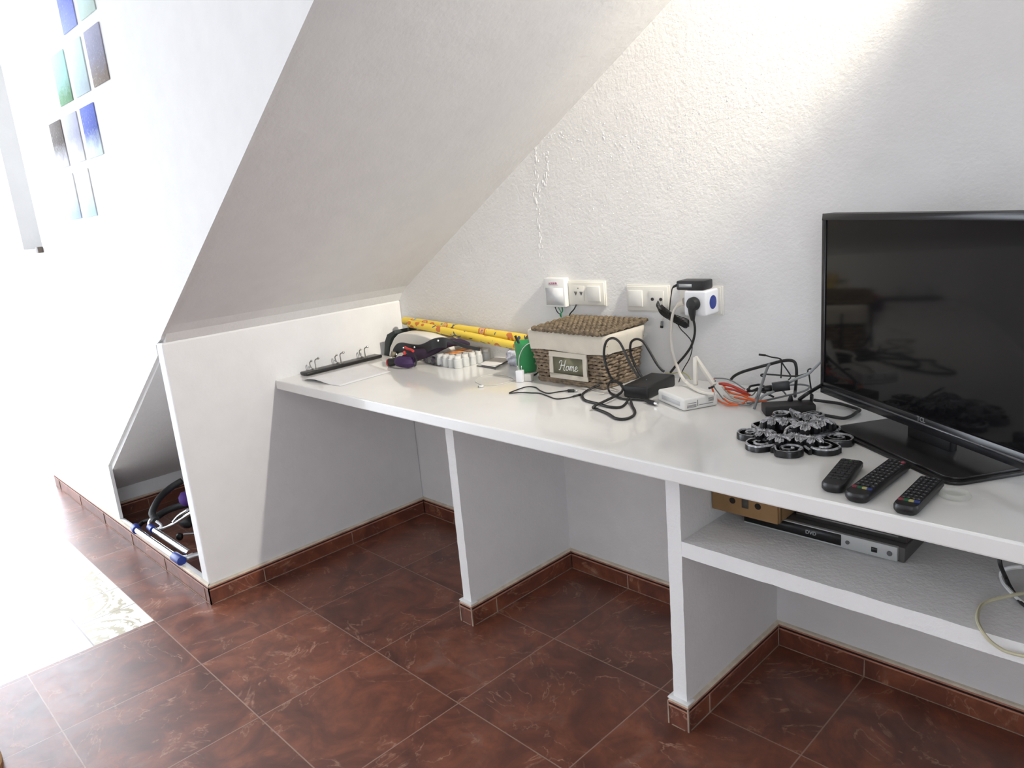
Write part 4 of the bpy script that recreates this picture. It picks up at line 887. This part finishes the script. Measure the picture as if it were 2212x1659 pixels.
# ================================================================== WRAPPING PAPER ROLLS
def wrap_mat(name, seed):
    m, nt, b = new_mat(name); N = NB(nt); tc = nt.nodes.new('ShaderNodeTexCoord'); mp_ = nt.nodes.new('ShaderNodeMapping'); nt.links.new(tc.outputs['Object'], mp_.inputs[0]); mp_.inputs['Location'].default_value = (seed, seed * .7, 0)
    v1 = nt.nodes.new('ShaderNodeTexVoronoi'); v1.inputs['Scale'].default_value = 26; nt.links.new(mp_.outputs[0], v1.inputs['Vector'])
    v2 = nt.nodes.new('ShaderNodeTexVoronoi'); v2.inputs['Scale'].default_value = 15; nt.links.new(mp_.outputs[0], v2.inputs['Vector'])
    ring = N.m('LESS_THAN', N.m('ABSOLUTE', N.m('SUBTRACT', v1.outputs['Distance'], .36)), .09)
    dot = N.m('LESS_THAN', v1.outputs['Distance'], .22); bar = N.m('LESS_THAN', N.m('ABSOLUTE', N.m('SUBTRACT', v2.outputs['Distance'], .42)), .035)
    sepc = nt.nodes.new('ShaderNodeSeparateColor'); nt.links.new(v1.outputs['Color'], sepc.inputs[0]); hot = N.m('GREATER_THAN', sepc.outputs[0], .5); cold = N.m('GREATER_THAN', sepc.outputs[1], .62)
    col = N.mix(N.m('MULTIPLY', ring, hot), (.78, .57, .07), (.55, .17, .04)); col = N.mix(N.m('MULTIPLY', dot, cold), col, (.10, .28, .50)); col = N.mix(N.m('MULTIPLY', dot, hot), col, (.62, .30, .22))
    col = N.mix(N.m('MULTIPLY', bar, N.m('GREATER_THAN', sepc.outputs[2], .7)), col, (.05, .09, .14))
    nt.links.new(col, b.inputs['Base Color']); b.inputs['Roughness'].default_value = .35; return m
MPI = mat('roll_inside', (.55, .50, .38), .8)
def roll(label, a, e, r, m):
    t = thing('wrapping_paper_roll', label, 'wrapping paper', (a + e) / 2, 'rolls of wrapping paper'); b = MB(); n = 20; d = (e - a).normalized(); x = d.orthogonal().normalized(); y = d.cross(x)
    vs = []
    for (p, rr) in ((a, r * .86), (a, r), (e, r), (e, r * .86)):
        for j in range(n): an = 2 * PI * j / n; vs.append(p + (x * math.cos(an) + y * math.sin(an)) * rr)
    b.add(vs, [(i * n + j, i * n + (j + 1) % n, (i + 1) * n + (j + 1) % n, (i + 1) * n + j) for i in range(3) for j in range(n)]); b.build('paper', m, t)
    b = MB(); vs = []
    for p in (a, e):
        for j in range(n): an = 2 * PI * j / n; vs.append(p + (x * math.cos(an) + y * math.sin(an)) * r * .855)
    b.add(vs, [(j, (j + 1) % n, n + (j + 1) % n, n + j) for j in range(n)]); b.build('core', MPI, t, )
    return t
r1 = .0165
roll('yellow patterned wrapping paper roll, back one against the wall', Vector((.068, -.034, H + .134)), Vector((.735, .006, H + .094)), r1, wrap_mat('yellow_wrap', .3))
roll('yellow patterned wrapping paper roll, front shorter one with worn ends', Vector((.150, -.070, H + .132)), Vector((.705, -.022, H + .072)), .0150, wrap_mat('yellow_wrap_b', 1.9))

# ================================================================== HOOK RAIL
hr = thing('hook_rail', 'black wooden hook rail with three double hooks lying on the worktop', 'coat rack', (-.0, -.32, H))
hx0, hx1 = .006, .058
HA = Vector((.012, -.505, 0)); 
b = MB(); b.M = rotz((.030, -.325, H + .0006), math.radians(1.5)); b.box(-.026, -.178, 0, .026, .172, .013); b.build('board', mat('black_wood', (.013, .012, .012), .3), hr, bevel=.005, seg=3)
HMt = b.M
for yy in (-.128, -.015, .100):
    h = MB(); h.M = HMt; h.box(-.010, yy - .008, .013, .016, yy + .008, .0155)
    h.tube(sm([(.010, yy, .015), (.010, yy, .030), (.008, yy + .001, .046), (.011, yy + .004, .053), (.018, yy + .009, .056)], 4), .0022, 8)
    h.tube(sm([(-.004, yy, .015), (-.012, yy - .004, .018), (-.016, yy - .007, .028), (-.015, yy - .008, .040), (-.010, yy - .005, .046)], 4), .0020, 8)
    h.blob((.020, yy + .010, .0565), .005, .005, .005, 8); h.blob((-.008, yy - .004, .047), .0042, .0042, .0042, 8)
    h.build('hook', mat('pewter', (.32, .31, .29), .3, metal=.85), hr)

# ================================================================== SHELF ITEMS
ZS = .5098
dv = thing('dvd_player', 'slim silver and black DVD player on the shelf', 'DVD player', (1.905, -.18, ZS)); DX0, DX1, DY = 1.730, 2.078, -.300; DH = .036
b = MB(); b.box(DX0 + .002, DY + .010, ZS + .0003, DX1 + .012, -.06, ZS + DH - .002); b.build('case', mat('dvd_case', (.10, .095, .09), .5), dv, bevel=.002)
b = MB(); b.box(DX0, DY, ZS + .004, DX1, DY + .010, ZS + DH); fr = b.build('front_panel', mat('dvd_silver', (.50, .51, .50), .4, metal=.2), dv, bevel=.001)
b = MB(); b.box(DX0 + .001, DY - .0012, ZS + .0085, DX0 + .232, DY, ZS + DH - .002); b.build('black_window', MBLK, fr)
text('DVD', 'lettering', mat('print_grey', (.35, .35, .36), .5), .012, frame((DX0 + .165, DY - .0014, ZS + .021), (1, 0, 0), (0, 0, 1)), fr, bold=.0002)
MBG = mat('button_grey', (.09, .09, .09), .5)
for bx_, bz_, br_ in ((.246, .020, .0045), (.333, .019, .0055)):
    b = MB(); b.M = frame((DX0 + bx_, DY, ZS + bz_), (1, 0, 0), (0, 0, 1)); b.lathe([(br_, 0), (br_, .0015)], (0, 0, 0), 14); b.build('button', MBG, fr)
b = MB(); b.box(DX0 + .296, DY - .0008, ZS + .013, DX0 + .308, DY, ZS + .024); b.build('usb_port', MBLK, fr)
b = MB(); b.box(DX0 + .008, DY - .0010, ZS + .026, DX0 + .028, DY - .0008, ZS + .0275); b.build('marking', mat('dim_print', (.2, .2, .2), .5), fr)
zb = ZS + DH
fd = thing('flat_player', 'flat dark device lying on top of the DVD player', 'player', (1.97, -.18, zb))
b = MB(); b.box(1.846, -.272, zb + .0003, 2.088, -.08, zb + .024); b.build('case', mat('dark_case', (.040, .036, .034), .45), fd, bevel=.003)
b = MB(); b.box(1.848, -.2735, zb + .010, 2.070, -.272, zb + .0135); b.build('silver_edge', mat('edge_silver', (.30, .29, .28), .4, metal=.5), fd)
bxx = thing('cardboard_box', 'brown cardboard box with round holes resting on the DVD player', 'box', (1.74, -.22, zb)); MCB = mat('cardboard', (.30, .175, .075), .85, var=.12, vscale=18)
b = MB(); b.box(1.664, -.334, zb + .0005, 1.832, -.17, zb + .110); b.build('carton', MCB, bxx, bevel=.0015)
b = MB(); b.box(1.8322, -.330, zb + .002, 1.8345, -.318, zb + .108); b.build('flap_edge', MCB, bxx)
MHOLE = mat('hole_dark', (.018, .014, .010), .9)
for cx, kd in ((1.719, 0), (1.752, 1), (1.784, 0)):
    b = MB(); b.M = frame((cx, -.334, zb + .034), (1, 0, 0), (0, 0, 1))
    if kd: b.box(-.0085, -.012, 0, .0085, .010, .0005); b.build('hand_hole', mat('grey_print', (.085, .075, .065), .8), bxx)
    else: b.lathe([(.0078, 0), (.0078, .0005)], (0, 0, 0), 16); b.build('hand_hole', MHOLE, bxx)
# cables at the right end of the shelf
c4 = lambda x, y: (2080 + x / 6.909, 1200 + y / 6.909)
def z4(pts): return [atz(*c4(p[0], p[1]), ZS + p[2]) for p in pts]
b = MB(); b.tube(sm(z4([(900, 165, .06), (750, 180, .05), (610, 220, .03), (575, 290, .012), (600, 390, .006), (680, 500, .006), (800, 620, .006), (920, 715, .006), (1040, 800, .006), (1300, 930, .006), (1700, 960, .006), (2200, 800, .006)])), .0042, 8); tag(b.build('white_shelf_cable', mat('white_cable', (.70, .70, .68), .5)), 'thick white cable lying at the right of the shelf', 'cable')
b = MB(); b.tube(sm(z4([(2100, 600, .006), (1500, 560, .010), (1050, 560, .02), (900, 565, .018), (750, 590, .016), (450, 660, .008), (290, 730, .004), (225, 850, .004), (222, 980, .004)]) + [atz(*c4(290, 1130), ZS + .004)] + [aty(*c4(x, y), g_ - .012) for x, y in [(400, 1270), (560, 1390), (700, 1450), (912, 1500), (1100, 1520), (1500, 1500)]] + [atz(*c4(1900, 1480), ZS + .004), atz(*c4(2300, 1300), ZS + .004)]), .0034, 8)
tag(b.build('yellowish_cable', mat('yellowish_cable', (.55, .52, .36), .5)), 'cream cable looping over the front edge of the shelf', 'cable')
b = MB(); b.tube(sm(z4([(545, 60, .07), (560, 140, .06), (590, 220, .045), (640, 330, .02), (700, 460, .008), (820, 640, .005), (950, 760, .005), (1200, 850, .005), (1700, 860, .005), (2200, 720, .005)])), .0040, 8); tag(b.build('black_shelf_cable', MRUB), 'black cable dropping onto the shelf behind the white one', 'cable')

# ================================================================== PICTURE PRINTS ON THE STAIR WALL
def photo(x0, z0, top, bot, label, seed, wd=.150, hg=.163):
    m, nt, b = new_mat('print_%d' % seed); N = NB(nt); tc = nt.nodes.new('ShaderNodeTexCoord'); sep = nt.nodes.new('ShaderNodeSeparateXYZ'); nt.links.new(tc.outputs['Generated'], sep.inputs[0])
    ns = N.noise(tc.outputs['Generated'], 5 + seed % 3, 5, .65, .8); f = N.m('ADD', sep.outputs[2], N.m('MULTIPLY', N.m('SUBTRACT', ns.outputs['Fac'], .5), .5))
    mid_ = tuple((p + q) / 2 for p, q in zip(top, bot)); col = N.ramp(f, [(.12, bot), (.32, mid_), (.55, top), (.95, tuple(min(1, c * 1.25) for c in top))])
    fleck = N.noise(tc.outputs['Generated'], 18, 4, .7); col = N.mix(N.ramp(fleck.outputs['Fac'], [(.55, (0, 0, 0)), (.7, (.5, .5, .5))]), col, (.75, .75, .7))
    nt.links.new(col, b.inputs['Base Color']); b.inputs['Roughness'].default_value = .9; b.inputs['Specular IOR Level'].default_value = .08
    o = MB(); yw = -D + .01; o.box(x0, yw - .004, z0, x0 + wd, yw - .0004, z0 + hg); return tag(o.build('photo_print', m, bevel=.0008), label, 'photo print', 'photo prints in a stepped grid on the stair wall')
PH = [(-.345, 1.984, (.09, .12, .42), (.13, .17, .45), 'plain violet blue photo print, left one of the topmost row'), (-.150, 1.984, (.30, .42, .44), (.25, .33, .30), 'pale green grey photo print, right one of the topmost row'),
      (-.545, 1.787, (.24, .44, .42), (.05, .17, .07), 'pale turquoise photo print with green bottom, left of the second row'), (-.346, 1.786, (.32, .44, .46), (.22, .28, .32), 'pale blue photo print, middle one of the second row'), (-.150, 1.787, (.15, .15, .22), (.09, .06, .04), 'grey photo print with brown bottom, right of the second row'),
      (-.745, 1.588, (.05, .035, .03), (.42, .42, .46), 'brown and white photo print, left one of the third row'), (-.545, 1.588, (.24, .25, .34), (.50, .54, .56), 'pale lilac photo print, middle one of the third row'), (-.346, 1.587, (.02, .05, .30), (.40, .52, .60), 'strong blue photo print with pale bottom, right of the third row'),
      (-.735, 1.398, (.48, .50, .54), (.25, .34, .46), 'almost white photo print, left one of the lowest row'), (-.545, 1.398, (.52, .56, .58), (.30, .42, .52), 'washed out pale blue photo print, right one of the lowest row')]
for i, q in enumerate(PH):
    k_ = (1.7, 1.7, 1.6, 1.7, 1.5, 1.5, 1.6, 1.5, 1.5, 1.5)[i]; photo(q[0], q[1], tuple(min(.8, c * k_ * .9 + .13) for c in q[2]), tuple(min(.8, c * k_ * .9 + .16) for c in q[3]), q[4], i)
b = MB(); b.box(-1.30, -D - .012, 1.282, -1.252, -D + .0098, 1.308); tag(b.build('wall_bracket', mat('bracket_brown', (.14, .11, .09), .6), bevel=.003), 'small brown bracket at the lower corner of the wall recess', 'bracket')

# ================================================================== FOLDED TUBE FRAME IN THE CUPBOARD
fc = thing('folded_tube_frame', 'folded chrome tube frame with blue caps lying in the low cupboard', 'folding frame', atz(350, 1160, 0))
c2 = lambda x, y: (230 + x / 7.539, 1020 + y / 7.539)
def f2(pts): return [atz(*c2(p[0], p[1]), p[2]) for p in pts]
b = MB(); b.tube(f2([(490, 940, .092), (1110, 1370, .092)]), .0125, 14); b.build('front_tube', MCHR, fc)
b = MB(); b.tube(f2([(790, 950, .105), (1350, 1320, .105)]), .0125, 14); b.build('rear_tube', MCHR, fc)
for (a, e) in (((465, 895, .092), (495, 945, .092)), ((1105, 1365, .092), (1230, 1450, .092))):
    b = MB(); b.tube(f2([a, e]), .0185, 14); b.build('end_cap', MBLUE, fc, bevel=.003)
b = MB(); b.tube(f2([(710, 890, .105), (765, 940, .105)]), .015, 12); b.build('end_cap', MBLUE, fc)
b = MB(); b.tube(sm(f2([(1230, 140, .24), (1050, 250, .22), (880, 400, .20), (780, 560, .18), (745, 680, .16), (800, 780, .14)]), 5), .0145, 12); b.build('foam_grip', MBLKM, fc)
b = MB(); b.tube(sm(f2([(738, 700, .16), (820, 800, .13), (900, 880, .11), (840, 930, .10), (730, 900, .09), (700, 830, .10), (730, 770, .11)]), 5), .0085, 10)
b.tube(sm(f2([(870, 930, .10), (960, 900, .105), (1100, 840, .12), (1220, 760, .14), (1380, 660, .17)]), 5), .0085, 10); b.tube(sm(f2([(1080, 810, .13), (1180, 700, .16), (1320, 610, .20)]), 4), .006, 8)
b.build('bent_tube', MCHR, fc)
b = MB(); b.tube(sm(f2([(530, 880, .055), (600, 810, .06), (740, 770, .07)]), 4), .0095, 10); b.tube(sm(f2([(820, 730, .10), (950, 640, .11), (1150, 560, .12), (1330, 520, .13)]), 5), .0150, 10); b.build('dark_tube', MBLKM, fc)
b = MB(); b.tube(sm(f2([(1230, 1400, .09), (1330, 1390, .09), (1460, 1350, .09), (1560, 1330, .09)]), 4), .0105, 10); b.tube(sm(f2([(1260, 1010, .03), (1400, 1000, .03), (1500, 990, .03)]), 4), .006, 8); b.build('side_tube', MSIL, fc)
b = MB(); b.blob(f2([(1190, 1050, .022)])[0], .016, .016, .018, 10); b.build('rubber_foot', MRUB, fc)
b = MB(); p = f2([(1290, 430, .16)])[0]; b.blob(p, .035, .03, .035, 10); b.build('purple_pad', mat('purple_pad', (.10, .04, .26), .7), fc)
b = MB(); b.blob(f2([(1300, 800, .06)])[0], .05, .03, .03, 10); b.build('dark_pad', MBLKM, fc)

# wooden base at the lower left of the picture
b = MB(); p = atz(10, 1648, 0); cc = Vector((p.x, p.y, 0)) + Vector((-.02, -.1, 0)).normalized() * .16
b.lathe([(.150, .0006), (.158, .004), (.158, .016), (.150, .022), (.001, .022)], (cc.x, cc.y, 0), 40); tag(b.build('wooden_base', mat('honey_wood', (.36, .19, .07), .4, var=.2, vscale=14)), 'honey coloured round wooden base at the bottom left corner', 'furniture base')

# ================================================================== LAMPS
LX, LY = 2.62, -.17
sl = thing('ceiling_spotlight', 'white ceiling spotlight near the back wall', 'spotlight', (LX, LY, 2.6))
b = MB(); b.lathe([(.045, 0), (.045, -.012), (.012, -.014), (.012, -.14)], (LX, LY, 2.6), 20); b.build('mount', MWP, sl)
S0 = Vector((LX, LY, 2.42)); ST = Vector((1.62, .08, 1.745)); d = (ST - S0).normalized()
b = MB(); b.lathe([(.030, -.03), (.038, 0), (.045, .06), (.043, .06), (.036, 0), (.02, -.02)], S0, 20, axis=d); b.build('shade', MWP, sl)
for nm_, en, sz_, bl_, tg_ in (('beam_core', 110, 34, .75, ST), ('beam_spill', 165, 60, 1.0, Vector((.15, -.45, .85)))):
    l = bpy.data.lights.new(nm_, 'SPOT'); l.energy = en; l.color = (1.0, .885, .63) if nm_ == 'beam_core' else (1.0, .955, .89); l.spot_size = math.radians(sz_); l.spot_blend = bl_; l.shadow_soft_size = .03
    o = bpy.data.objects.new(nm_, l); COL.objects.link(o); o.location = S0 + d * .07; o.rotation_euler = (tg_ - o.location).to_track_quat('-Z', 'Y').to_euler()
cl = thing('ceiling_lamp', 'round white ceiling lamp in the middle of the room', 'ceiling lamp', (2.3, -2.9, 2.6))
b = MB(); b.lathe([(.10, 0), (.16, -.02), (.16, -.03)], (2.3, -2.9, 2.6), 28); b.build('mount', MWP, cl)
l = bpy.data.lights.new('lamp_light', 'AREA'); l.shape = 'DISK'; l.size = .30; l.energy = 5; l.color = (1.0, .95, .88)
o = bpy.data.objects.new('lamp_light', l); COL.objects.link(o); o.location = (2.3, -2.9, 2.56)
